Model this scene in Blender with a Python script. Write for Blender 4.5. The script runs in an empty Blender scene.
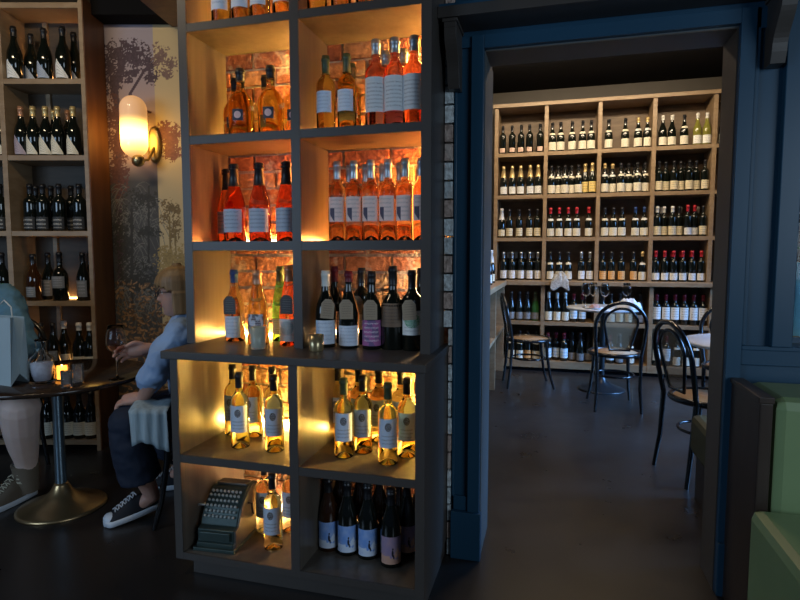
import bpy, bmesh, math, random
from mathutils import Vector, Matrix
import numpy as np
random.seed(7)
PI = math.pi
sc = bpy.context.scene
col = sc.collection
# ------------------------------------------------------------------ camera
F, H = 560.0, 1.25
PITCH = math.atan(45 / F); YAW = math.atan(153 * math.cos(PITCH) / F)
ca, sa, cp, sp = math.cos(YAW), math.sin(YAW), math.cos(PITCH), math.sin(PITCH)
cd = bpy.data.cameras.new('camera'); cam = bpy.data.objects.new('camera', cd); col.objects.link(cam)
cd.sensor_width = 36; cd.lens = 36 * F / 800; cd.clip_start = .02
cam.location = (0, 0, H); cam.rotation_euler = (PI / 2 - PITCH, 0, YAW)
sc.camera = cam
# ------------------------------------------------------------------ world and lights
w = bpy.data.worlds.new('world'); sc.world = w; w.use_nodes = True
w.node_tree.nodes['Background'].inputs[0].default_value = (.35, .55, 1, 1)
w.node_tree.nodes['Background'].inputs[1].default_value = .035
def area(name, loc, target, sx, sy, power, color, spread=PI):
    d = bpy.data.lights.new(name, 'AREA'); d.shape = 'RECTANGLE'; d.size = sx; d.size_y = sy
    d.energy = power; d.color = color; d.spread = spread
    o = bpy.data.objects.new(name, d); col.objects.link(o); o.location = loc
    o.rotation_euler = (Vector(target) - Vector(loc)).to_track_quat('-Z', 'Y').to_euler()
    return o
area('daylight_street_window', (2.9, -1.0, 1.75), (-.5, 2.2, 1.0), 2.0, 1.5, 52, (.66, .83, 1))
area('daylight_side_window', (-3.2, -1.2, 1.6), (-1.6, 2.4, .8), 1.8, 1.3, 42, (.5, .72, 1))
area('back_room_window', (3.3, 4.3, 1.7), (.2, 4.5, 0), 2.2, 1.6, 105, (.2, .47, 1), 1.3)
area('back_room_ceiling_lamp', (.35, 4.0, 3.05), (.4, 4.3, 0), .5, .3, 22, (1, .74, .5))
area('back_room_track_light', (.35, 5.35, 3.05), (.45, 6.4, 1.1), 2.2, .1, 42, (1, .8, .55))
area('wall_shelf_track_light', (-2.35, 1.2, 2.95), (-2.9, 3.0, 1.7), .8, .12, 15, (1, .78, .5))
sc.view_settings.view_transform = 'Standard'; sc.view_settings.look = 'None'
sc.view_settings.exposure = 0; sc.view_settings.gamma = 1; sc.view_settings.use_curve_mapping = False
sc.cycles.sample_clamp_indirect = 4
# ------------------------------------------------------------------ helpers
def atX(px, Y, z):
    k = (px - 400) / F
    return (k * (Y * ca * cp - (z - H) * sp) - Y * sa) / (ca + k * sa * cp)
def atU(px, wd, z):
    return (px - 400) / F * (wd * cp - (z - H) * sp)
def UW(u, wd, z=0): return Vector((u * ca - wd * sa, u * sa + wd * ca, z))
class MB:
    def __init__(s): s.v = []; s.f = []; s.m = []; s.sm = []
    def add(s, vs, fs, smooth=False, mi=0):
        n = len(s.v); s.v += [tuple(p) for p in vs]
        for f in fs: s.f.append([n + i for i in f]); s.sm.append(smooth); s.m.append(mi)
        return s
    def box(s, x0, x1, y0, y1, z0, z1, M=None, mi=0):
        vs = [Vector((x, y, z)) for z in (z0, z1) for y in (y0, y1) for x in (x0, x1)]
        if M: vs = [M @ v for v in vs]
        return s.add(vs, [(0, 2, 3, 1), (4, 5, 7, 6), (0, 1, 5, 4), (2, 6, 7, 3), (0, 4, 6, 2), (1, 3, 7, 5)], mi=mi)
    def lathe(s, prof, c=(0, 0, 0), seg=20, M=None, sx=1, sy=1, mi=0, smooth=True):
        vs = []; fs = []; n = len(prof)
        for r, z in prof:
            for k in range(seg):
                t = 2 * PI * k / seg
                p = Vector((c[0] + r * math.cos(t) * sx, c[1] + r * math.sin(t) * sy, c[2] + z))
                vs.append(M @ p if M else p)
        for i in range(n - 1):
            for k in range(seg):
                k2 = (k + 1) % seg
                fs.append((i * seg + k, i * seg + k2, (i + 1) * seg + k2, (i + 1) * seg + k))
        s.add(vs, fs, smooth, mi)
        if prof[0][0] > 1e-5: s.add([vs[k] for k in range(seg)], [tuple(reversed(range(seg)))], False, mi)
        if prof[-1][0] > 1e-5: s.add(vs[-seg:], [tuple(range(seg))], False, mi)
        return s
    def tube(s, pts, r, seg=10, closed=False, caps=True, mi=0, flat=1.0):
        pts = [Vector(p) for p in pts]; n = len(pts)
        rr = r if isinstance(r, (list, tuple)) else [r] * n
        vs = []; prev = None
        for i, p in enumerate(pts):
            if closed: t = pts[(i + 1) % n] - pts[i - 1]
            else: t = pts[min(i + 1, n - 1)] - pts[max(i - 1, 0)]
            t.normalize()
            if prev is None:
                a = Vector((0, 0, 1)) if abs(t.z) < .9 else Vector((1, 0, 0))
                nx = t.cross(a).normalized()
            else:
                nx = (prev - t * prev.dot(t)).normalized()
            ny = t.cross(nx); prev = nx
            for k in range(seg):
                q = 2 * PI * k / seg
                vs.append(p + nx * math.cos(q) * rr[i] + ny * math.sin(q) * rr[i] * flat)
        fs = []
        for i in range(n if closed else n - 1):
            j = (i + 1) % n
            for k in range(seg):
                k2 = (k + 1) % seg
                fs.append((i * seg + k, i * seg + k2, j * seg + k2, j * seg + k))
        s.add(vs, fs, True, mi)
        if caps and not closed:
            s.add(vs[:seg], [tuple(reversed(range(seg)))], False, mi); s.add(vs[-seg:], [tuple(range(seg))], False, mi)
        return s
    def ball(s, c, r, sx=1, sy=1, sz=1, seg=16, M=None, mi=0):
        prof = [(r * math.sin(PI * i / (seg // 2)), -r * math.cos(PI * i / (seg // 2)) * sz) for i in range(seg // 2 + 1)]
        prof[0] = (1e-6, prof[0][1]); prof[-1] = (1e-6, prof[-1][1])
        return s.lathe(prof, c, seg, M, sx, sy, mi)
    def prism(s, poly, y0, y1, axis='x', mi=0):
        # poly in the plane perpendicular to axis; extruded y0..y1 along it
        n = len(poly)
        mk = (lambda a, b, t: (t, a, b)) if axis == 'x' else ((lambda a, b, t: (a, t, b)) if axis == 'y' else (lambda a, b, t: (a, b, t)))
        vs = [mk(a, b, y0) for a, b in poly] + [mk(a, b, y1) for a, b in poly]
        fs = [tuple(range(n)), tuple(reversed(range(n, 2 * n)))] + [(i, n + i, n + (i + 1) % n, (i + 1) % n) for i in range(n)]
        return s.add(vs, fs, mi=mi)
    def mesh(s, name, mats):
        me = bpy.data.meshes.new(name); me.from_pydata(s.v, [], s.f)
        me.polygons.foreach_set('use_smooth', s.sm); me.polygons.foreach_set('material_index', s.m)
        for m in (mats if isinstance(mats, (list, tuple)) else [mats]): me.materials.append(m)
        bm = bmesh.new(); bm.from_mesh(me); bmesh.ops.recalc_face_normals(bm, faces=bm.faces); bm.to_mesh(me); bm.free()
        me.update(); return me
    def build(s, name, mats, parent=None, bevel=0):
        o = bpy.data.objects.new(name, s.mesh(name, mats)); col.objects.link(o); o.parent = parent
        if bevel:
            b = o.modifiers.new('b', 'BEVEL'); b.width = bevel; b.segments = 2; b.limit_method = 'ANGLE'
        return o
def tag(o, label=None, cat=None, group=None, kind=None):
    if label: o['label'] = label
    if cat: o['category'] = cat
    if group: o['group'] = group
    if kind: o['kind'] = kind
    return o
def thing(name, label, cat, loc=(0, 0, 0), rz=0, group=None):
    o = bpy.data.objects.new(name, None); col.objects.link(o); o.empty_display_size = .05
    o.location = loc; o.rotation_euler = (0, 0, rz)
    return tag(o, label, cat, group)
def struct(o): o['kind'] = 'structure'; return o
def copy_tree(o, parent=None):
    c = o.copy(); col.objects.link(c); c.parent = parent
    for ch in list(o.children): copy_tree(ch, c)
    return c
def bx(*a, M=None): return MB().box(*a, M=M)
def new_mesh_obj(name, me, parent=None):
    o = bpy.data.objects.new(name, me); col.objects.link(o); o.parent = parent; return o
# ------------------------------------------------------------------ materials
def base(name):
    m = bpy.data.materials.new(name); m.use_nodes = True
    nt = m.node_tree; return m, nt, nt.nodes['Principled BSDF']
def N(nt, t, **kw):
    n = nt.nodes.new(t)
    for k, v in kw.items():
        if k.startswith('i_'): n.inputs[k[2:].replace('_', ' ')].default_value = v
        else: setattr(n, k, v)
    return n
def mat(name, c, rough=.5, metal=0, coat=0, trans=0, ior=1.45, emit=None, es=0, var=.12, scale=8, bump=0, stretch=(1, 1, 1), sss=0, spec=.5):
    m, nt, b = base(name); L = nt.links.new
    c = (*c, 1)
    if trans or emit: b.inputs['Base Color'].default_value = c
    else:
        tc = N(nt, 'ShaderNodeTexCoord'); mp = N(nt, 'ShaderNodeMapping'); mp.inputs['Scale'].default_value = stretch
        nz = N(nt, 'ShaderNodeTexNoise', i_Scale=scale, i_Detail=5.0)
        L(tc.outputs['Object'], mp.inputs[0]); L(mp.outputs[0], nz.inputs['Vector'])
        mx = N(nt, 'ShaderNodeMix', data_type='RGBA')
        mx.inputs[6].default_value = tuple(x * (1 - var) for x in c[:3]) + (1,)
        mx.inputs[7].default_value = tuple(min(1, x * (1 + var)) for x in c[:3]) + (1,)
        L(nz.outputs['Fac'], mx.inputs[0]); L(mx.outputs[2], b.inputs['Base Color'])
        if bump:
            bp = N(nt, 'ShaderNodeBump', i_Strength=bump, i_Distance=.01); L(nz.outputs['Fac'], bp.inputs['Height']); L(bp.outputs[0], b.inputs['Normal'])
    b.inputs['Roughness'].default_value = rough; b.inputs['Metallic'].default_value = metal
    b.inputs['Coat Weight'].default_value = coat; b.inputs['Coat Roughness'].default_value = .05
    b.inputs['Transmission Weight'].default_value = trans; b.inputs['IOR'].default_value = ior
    b.inputs['Specular IOR Level'].default_value = spec
    if sss: b.inputs['Subsurface Weight'].default_value = sss; b.inputs['Subsurface Radius'].default_value = (.02, .008, .004)
    if emit: b.inputs['Emission Color'].default_value = (*emit, 1); b.inputs['Emission Strength'].default_value = es
    return m
def wood(name, c1, c2, stretch=(1, 1, 12), rough=.45, scale=3):
    m, nt, b = base(name); L = nt.links.new
    tc = N(nt, 'ShaderNodeTexCoord'); mp = N(nt, 'ShaderNodeMapping'); mp.inputs['Scale'].default_value = stretch
    nz = N(nt, 'ShaderNodeTexNoise', i_Scale=scale, i_Detail=8.0, i_Distortion=.6)
    cr = N(nt, 'ShaderNodeValToRGB'); cr.color_ramp.elements[0].position = .35; cr.color_ramp.elements[1].position = .65
    cr.color_ramp.elements[0].color = (*c1, 1); cr.color_ramp.elements[1].color = (*c2, 1)
    L(tc.outputs['Object'], mp.inputs[0]); L(mp.outputs[0], nz.inputs[0]); L(nz.outputs['Fac'], cr.inputs[0]); L(cr.outputs[0], b.inputs['Base Color'])
    b.inputs['Roughness'].default_value = rough; return m
M = {}
M['frame'] = mat('grey_painted_wood', (.058, .049, .043), .42, var=.15, scale=3)
M['lining'] = wood('cabinet_lining', (.085, .068, .052), (.115, .094, .074), (10, 10, .6), .3)
M['blue'] = mat('blue_paint', (.015, .058, .105), .38, var=.08, scale=2)
M['taupe'] = mat('brown_paint', (.075, .058, .045), .5)
M['jamb'] = mat('jamb_paint', (.09, .105, .11), .5)
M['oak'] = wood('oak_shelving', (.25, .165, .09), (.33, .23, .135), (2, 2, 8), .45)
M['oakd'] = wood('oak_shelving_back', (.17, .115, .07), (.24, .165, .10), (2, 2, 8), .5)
M['dark'] = mat('dark_paint', (.006, .006, .007), .9, spec=.15)
M['bandg'] = mat('grey_band', (.07, .062, .052), .6)
M['floor'] = mat('floor_stain', (.022, .019, .018), .3, var=.5, scale=2.5, bump=.04)
M['walnut'] = wood('walnut_side', (.14, .055, .02), (.2, .085, .03), (6, 6, .8), .4)
M['black'] = mat('black_wood', (.008, .008, .009), .22, coat=.4)
M['cap_black'] = mat('foil_black', (.012, .012, .014), .35)
M['cap_red'] = mat('foil_red', (.45, .02, .03), .35)
M['cap_crimson'] = mat('foil_crimson', (.13, .01, .02), .35)
M['cap_white'] = mat('foil_white', (.7, .68, .62), .4)
M['cap_gold'] = mat('foil_gold', (.68, .5, .22), .35, metal=.5)
M['cap_silver'] = mat('foil_silver', (.38, .42, .46), .3, metal=.7)
M['cap_blue'] = mat('foil_blue', (.02, .05, .16), .35)
M['cap_green'] = mat('foil_green', (.05, .07, .03), .35)
M['cap_copper'] = mat('foil_copper', (.5, .25, .14), .35, metal=.4)
M['g_dark'] = mat('dark_bottle_glass', (.006, .008, .006), .06, coat=.5)
M['g_amberdark'] = mat('brown_bottle_glass', (.035, .012, .004), .07, coat=.5)
M['g_olive'] = mat('olive_bottle_glass', (.2, .19, .035), .1, coat=.5)
M['g_green'] = mat('green_bottle_glass', (.03, .13, .03), .08, coat=.5)
def liquid(name, c): return mat(name, c, .03, trans=1, ior=1.18)
M['l_amber'] = liquid('amber_wine', (1, .78, .30))
M['l_yellow'] = liquid('golden_wine', (1, .95, .5))
M['l_pink'] = liquid('coral_rose_wine', (1, .38, .3))
M['l_red'] = liquid('red_rose_wine', (1, .3, .17))
M['l_rose'] = liquid('pale_rose_wine', (1, .8, .6))
M['l_orange'] = liquid('orange_wine', (1, .7, .42))
M['l_greenglass'] = liquid('green_glass_wine', (.25, .82, .25))
M['glass'] = mat('clear_glass', (1, 1, 1), .0, trans=1, ior=1.2)
def label_mat(name, paper, ink=(.05, .05, .06), lines=7, style='text', c2=(1, 1, 1)):
    m, nt, b = base(name); L = nt.links.new
    uv = N(nt, 'ShaderNodeTexCoord'); sx = N(nt, 'ShaderNodeSeparateXYZ'); L(uv.outputs['UV'], sx.inputs[0])
    def mth(op, a, b_=None, c_=None):
        n = N(nt, 'ShaderNodeMath', operation=op)
        for i, v in enumerate((a, b_, c_)):
            if v is None: continue
            if isinstance(v, (int, float)): n.inputs[i].default_value = v
            else: L(v, n.inputs[i])
        return n.outputs[0]
    def mix(f, A, B):
        n = N(nt, 'ShaderNodeMix', data_type='RGBA'); L(f, n.inputs[0])
        for i, v in ((6, A), (7, B)):
            if isinstance(v, tuple): n.inputs[i].default_value = (*v, 1)
            else: L(v, n.inputs[i])
        return n.outputs[2]
    u, v = sx.outputs[0], sx.outputs[1]
    nz = N(nt, 'ShaderNodeTexNoise', i_Scale=38.0, i_Detail=3.0); L(uv.outputs['UV'], nz.inputs[0])
    big = N(nt, 'ShaderNodeTexNoise', i_Scale=3.0, i_Detail=4.0); L(uv.outputs['UV'], big.inputs[0])
    inner = mth('MULTIPLY', mth('LESS_THAN', mth('ABSOLUTE', mth('SUBTRACT', u, .5)), .34), mth('LESS_THAN', mth('ABSOLUTE', mth('SUBTRACT', v, .5)), .4))
    rows = mth('GREATER_THAN', mth('SINE', mth('MULTIPLY', v, 6.283 * lines)), .35)
    txt = mth('MULTIPLY', mth('MULTIPLY', inner, rows), mth('GREATER_THAN', nz.outputs['Fac'], .5))
    def ell(cx, cy, rx, ry):
        d = mth('ADD', mth('POWER', mth('DIVIDE', mth('SUBTRACT', u, cx), rx), 2), mth('POWER', mth('DIVIDE', mth('SUBTRACT', v, cy), ry), 2))
        return mth('LESS_THAN', d, 1)
    if style == 'text': outc = mix(mth('MULTIPLY', txt, .6), paper, ink)
    elif style == 'crest':
        e = mth('MULTIPLY', ell(.5, .72, .16, .15), mth('GREATER_THAN', nz.outputs['Fac'], .42))
        low = mth('MULTIPLY', txt, mth('LESS_THAN', v, .5)); outc = mix(mth('MULTIPLY', low, .6), mix(e, paper, ink), ink)
    elif style == 'art':   # blue sky, pale swirl, small dark walking figure
        sky = mix(mth('SMOOTH_MIN', mth('MULTIPLY', mth('POWER', big.outputs['Fac'], 2.0), .8), 1, .05), paper, c2)
        sw = mth('MULTIPLY', mth('SUBTRACT', 1, ell(.25, .8, .62, .5)), mth('GREATER_THAN', mth('ADD', big.outputs['Fac'], mth('MULTIPLY', mth('SUBTRACT', .5, v), .35)), .52))
        sky2 = mix(mth('MULTIPLY', sw, .7), sky, c2)
        fig = mth('MAXIMUM', ell(.56, .4, .045, .12), mth('MAXIMUM', ell(.57, .56, .035, .04), ell(.61, .27, .03, .08)))
        outc = mix(fig, sky2, ink)
    elif style == 'split':   # lower corner wedge of dark print
        wdg = mth('MULTIPLY', mth('LESS_THAN', u, .42), mth('GREATER_THAN', v, mth('SUBTRACT', .42, u)))
        wdg = mth('MULTIPLY', wdg, mth('LESS_THAN', v, .55)); wdg = mth('MULTIPLY', wdg, mth('GREATER_THAN', u, .12))
        outc = mix(mth('MULTIPLY', txt, .4), mix(wdg, paper, ink), ink)
    elif style == 'picture':
        e = mth('MULTIPLY', ell(.5, .6, .35, .3), mth('GREATER_THAN', nz.outputs['Fac'], .47)); outc = mix(e, mix(mth('MULTIPLY', txt, .5), paper, ink), c2)
    elif style == 'blotch':
        e = mth('GREATER_THAN', big.outputs['Fac'], .5); outc = mix(mth('MULTIPLY', txt, .8), mix(e, paper, c2), (.8, .7, .75))
    elif style == 'badge':
        outc = mix(ell(.5, .5, .32, .32), paper, c2)
    elif style == 'stripes':
        outc = mix(rows, paper, c2)
    L(outc, b.inputs['Base Color']); b.inputs['Roughness'].default_value = .6
    return m
LB = {
 'cream': label_mat('cream_label', (.8, .74, .58)), 'white': label_mat('white_label', (.82, .82, .78), lines=5), 'ivory': label_mat('ivory_label', (.74, .64, .42), lines=4),
 'yellow': label_mat('yellow_label', (.8, .6, .2), lines=4), 'orange': label_mat('orange_label', (.8, .42, .14), lines=4), 'grey': label_mat('grey_label', (.2, .2, .2), (.5, .5, .5), lines=5),
 'blue': label_mat('blue_white_label', (.45, .62, .75), (.1, .25, .5), lines=3, style='stripes', c2=(.75, .8, .82)), 'pinkish': label_mat('pinkish_label', (.72, .5, .4)),
 'crest': label_mat('crested_label', (.6, .66, .76), (.12, .1, .09), 8, 'crest'), 'pale': label_mat('pale_label', (.62, .64, .66), (.09, .08, .1), 9), 'plain': label_mat('plain_bluish_label', (.62, .68, .78), (.3, .35, .45), 6),
 'split': label_mat('wedge_label', (.8, .6, .55), (.06, .05, .09), 6, 'split'), 'art': label_mat('sky_label', (.10, .28, .72), (.01, .01, .02), 5, 'art', (.82, .84, .86)),
 'sunart': label_mat('sunset_label', (.28, .22, .4), (.01, .01, .02), 5, 'art', (.8, .42, .22)), 'purple': label_mat('purple_label', (.35, .1, .28), (.7, .6, .7), 6, 'blotch', (.16, .09, .22)),
 'brown': label_mat('brown_paper_label', (.16, .10, .06), (.03, .02, .02), 7), 'picture': label_mat('leaf_picture_label', (.8, .82, .8), (.1, .1, .1), 7, 'picture', (.05, .3, .12)),
 'badge': label_mat('round_badge', (.03, .03, .05), c2=(.75, .5, .48), style='badge'), 'green': label_mat('green_label', (.2, .6, .2), (.05, .2, .05), 4),
 'tag': label_mat('kraft_tag', (.33, .25, .17), (.08, .05, .03), 8), 'tagdark': label_mat('charcoal_tag', (.05, .05, .055), (.2, .2, .2), 8), 'script': label_mat('dark_script_label', (.03, .03, .03), (.85, .8, .7), 3), 'mauve': label_mat('mauve_label', (.42, .34, .38)),
 'bluegrey': label_mat('bluegrey_label', (.4, .46, .56), (.08, .08, .12), 6), 'blackwhite': label_mat('black_white_label', (.5, .53, .6), (.03, .03, .04), 9, 'blotch', (.12, .1, .12)), 'redart': label_mat('coral_label', (.65, .6, .58), (.5, .08, .05), 4, 'picture', (.25, .3, .3)),
}
# ------------------------------------------------------------------ structure
floor_c = MB().box(-7, 5, -3, 8, -.1, 0).build('floor', M['floor']); struct(floor_c)
nt = M['floor'].node_tree; b = nt.nodes['Principled BSDF']
nz = N(nt, 'ShaderNodeTexNoise', i_Scale=5.0, i_Detail=8.0); rr = N(nt, 'ShaderNodeMapRange'); rr.inputs[3].default_value = .2; rr.inputs[4].default_value = .42
tc = N(nt, 'ShaderNodeTexCoord'); nt.links.new(tc.outputs['Object'], nz.inputs[0]); nt.links.new(nz.outputs['Fac'], rr.inputs[0]); nt.links.new(rr.outputs[0], b.inputs['Roughness'])
YW, YB = 2.235, 2.41
XL, XR, ZD = -.27, .604, 2.038
CZ = 3.1
struct(MB().box(-7, 5, -3, 8, CZ, CZ + .1).build('ceiling', M['dark']))
# doorway wall (blue): four solid pieces round the opening and the inner window
wl = MB()
wl.box(-.385, XL, YW, YB + .1, 0, CZ); wl.box(XL, XR, YW, YB, ZD, CZ)
wl.box(XR, .805, YW, YB, 0, CZ); wl.box(.805, 1.6, YW, YB, 0, .93); wl.box(.805, 1.6, YW, YB, 1.45, CZ); wl.box(1.6, 5, YW, YB, 0, CZ)
struct(wl.build('wall_front', M['blue']))
struct(MB().box(XL, XL + .004, YW + .004, YB + .1, 0, ZD).box(XL, XR, YW + .004, YB + .001, ZD - .004, ZD).build('trim_1', M['jamb']))
struct(MB().box(XR - .004, XR, YW + .004, YB + .001, 0, ZD - .004).build('trim_2', M['taupe']))
struct(MB().box(XL + .004, XR - .004, YW + .004, YB + .002, ZD - .008, ZD - .004).build('trim_3', M['taupe']))
# casings
struct(MB().box(-.318, XL, YW - .022, YW, .2, ZD + .05).box(XL, XR, YW - .022, YW, ZD, ZD + .05).box(XR, .652, YW - .022, YW, .2, ZD + .05).build('trim_4', M['blue'], bevel=.002))
struct(MB().box(-.385, -.262, YW - .034, YW, 0, .2).box(XR, .66, YW - .034, YW, 0, .2).build('trim_5', M['blue'], bevel=.003))
struct(MB().box(-.385, -.374, YW - .012, YW, .2, ZD + .05).box(-.385, -.318, YW - .012, YW, .2, .26).box(-.385, -.318, YW - .012, YW, ZD + .01, ZD + .05).build('trim_6', M['blue'], bevel=.002))
# panelling to the side of the doorway
pn = MB()
pn.box(.652, .668, YW - .014, YW, .93, ZD + .05); pn.box(.652, 2.5, YW - .014, YW, .86, .925); pn.box(.652, 2.5, YW - .02, YW, .914, .93)
pn.box(.742, .805, YW - .03, YW, .93, ZD + .07); pn.box(.652, .742, YW - .014, YW, ZD - .02, ZD + .05)
pn.box(.805, 1.7, YW - .03, YW, 1.45, 1.52)
struct(pn.build('trim_7', M['blue'], bevel=.003))
# inner window
wn = thing('window_1', None, None); wn['kind'] = 'structure'
MB().box(.805, 1.6, 2.33, 2.35, .93, .95).box(.805, 1.6, 2.33, 2.35, 1.43, 1.45).box(.805, .815, 2.33, 2.35, .95, 1.43).build('window_frame', M['blue'], wn)
MB().box(.815, 1.6, 2.338, 2.342, .95, 1.43).build('pane', M['glass'], wn)
# ledge shelf above the doorway on two corbels
sh = thing('ledge_shelf', 'long dark blue ledge shelf running above the blue doorway', 'shelf', (0, YW, 2.11))
MB().box(-.425, 2.4, -.16, 0, 0, .04).build('board', M['frame'], sh, .003)
MB().box(-.425, 2.4, -.13, 0, .04, .06).build('rear_cleat', M['blue'], sh)
def corbel(x, lab):
    t = thing('corbel', lab, 'bracket', (x, YW, 2.108), 0, 'corbels under the ledge shelf')
    out = [(-.15, 0), (-.15, -.03)]
    for i in range(13):
        q = i / 12; out.append((-.148 + .075 * (q - .13 * math.sin(2 * PI * q)), -.03 - .16 * q))
    for i in range(7):
        q = i / 6 * PI / 2; out.append((-.073 + .02 * math.sin(q) * .6, -.19 - .035 * math.sin(q)))
    out += [(0, -.225), (0, 0)]
    MB().prism(out, 0, .045).build('bracket_body', M['frame'], t, .004)
    MB().box(-.006, .051, -.156, 0, -.012, 0).build('cap_plate', M['frame'], t, .002)
corbel(-.402, 'curved dark corbel beside the glowing bottle cabinet, under the ledge shelf')
corbel(.682, 'curved dark corbel over the green bench side, under the ledge shelf')
# brick wall behind the cabinet: real bricks with mortar behind
def brick_mat():
    m, nt, b = base('brick'); L = nt.links.new
    at_ = N(nt, 'ShaderNodeAttribute', attribute_name='brickcol'); tc = N(nt, 'ShaderNodeTexCoord')
    nz = N(nt, 'ShaderNodeTexNoise', i_Scale=45.0, i_Detail=6.0); L(tc.outputs['Object'], nz.inputs[0])
    n2 = N(nt, 'ShaderNodeTexNoise', i_Scale=14.0, i_Detail=3.0); L(tc.outputs['Object'], n2.inputs[0])
    cr = N(nt, 'ShaderNodeValToRGB'); cr.color_ramp.elements[0].position = .56; cr.color_ramp.elements[1].position = .64; L(n2.outputs['Fac'], cr.inputs[0])
    mu = N(nt, 'ShaderNodeMix', data_type='RGBA', blend_type='MULTIPLY'); mu.inputs[0].default_value = .8
    c2 = N(nt, 'ShaderNodeValToRGB'); c2.color_ramp.elements[0].position = .3; c2.color_ramp.elements[0].color = (.45, .4, .38, 1); c2.color_ramp.elements[1].position = .6
    L(nz.outputs['Fac'], c2.inputs[0]); L(at_.outputs['Color'], mu.inputs[6]); L(c2.outputs[0], mu.inputs[7])
    mx = N(nt, 'ShaderNodeMix', data_type='RGBA'); mx.inputs[7].default_value = (.55, .48, .42, 1)
    mm = N(nt, 'ShaderNodeMath', operation='MULTIPLY'); mm.inputs[1].default_value = .55; L(cr.outputs[0], mm.inputs[0])
    L(mm.outputs[0], mx.inputs[0]); L(mu.outputs[2], mx.inputs[6]); L(mx.outputs[2], b.inputs['Base Color'])
    bp = N(nt, 'ShaderNodeBump', i_Strength=1.0, i_Distance=.014); L(nz.outputs['Fac'], bp.inputs['Height']); L(bp.outputs[0], b.inputs['Normal'])
    b.inputs['Roughness'].default_value = .85; return m
bw = MB(); cols = []
rng = random.Random(3)
zz, r_ = .0, 0
while zz < CZ - .07:
    xx = -1.60 + (0 if r_ % 2 else -.105)
    while xx < -.39:
        x0 = max(xx + .005, -1.46); x1 = min(xx + .205, -.385)
        if x1 - x0 > .02:
            d = rng.uniform(-.003, .003); n0 = len(bw.f)
            quoin = x1 > -.42
            if quoin: x1 = -.43 if zz > .9 else -.405
            bw.box(x0 + rng.uniform(0, .004), x1 - rng.uniform(0, .004), 2.262 + d, 2.296, zz + .006 + rng.uniform(-.001, .002), zz + .068 + rng.uniform(-.002, .001))
            c = rng.choice([(.5, .19, .09), (.58, .25, .12), (.42, .15, .08), (.55, .3, .17), (.36, .14, .09), (.62, .33, .18)])
            if False: c = rng.choice([(.78, .8, .8), (.7, .72, .72), (.6, .42, .34), (.82, .82, .8)])
            cols += [c] * (len(bw.f) - n0)
        xx += .21
    n0 = len(bw.f); bw.box(-.422 if zz > .9 else -.402, -.3862 - rng.uniform(0, .004), 2.219 + rng.uniform(-.002, .002), 2.296, zz + .004, zz + .070)
    cols += [rng.choice([(.72, .8, .82), (.62, .7, .72), (.55, .42, .36), (.78, .84, .85)])] * (len(bw.f) - n0)
    zz += .0735; r_ += 1
n0 = len(bw.f); bw.box(-1.46, -.385, 2.276, 2.30, 0, CZ); cols += [(.72, .64, .54)] * (len(bw.f) - n0)
brick = bw.build('wall_brick', brick_mat()); struct(brick)
atb = brick.data.color_attributes.new('brickcol', 'FLOAT_COLOR', 'CORNER')
# face order is kept by from_pydata
buf = []
for p in brick.data.polygons: buf += list((*cols[p.index], 1)) * p.loop_total
atb.data.foreach_set('color', buf)
bv = brick.modifiers.new('b', 'BEVEL'); bv.width = .004; bv.segments = 2
# back room shell
struct(MB().box(-1.0, -.76, 2.57, 6.9, 0, CZ).build('wall_left', M['bandg']))
struct(MB().box(-1.0, 3.9, 6.66, 6.9, 0, CZ).build('wall_back', M['bandg']))
struct(MB().box(3.7, 3.9, YB, 6.66, 0, CZ).build('wall_right', M['bandg']))
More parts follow.
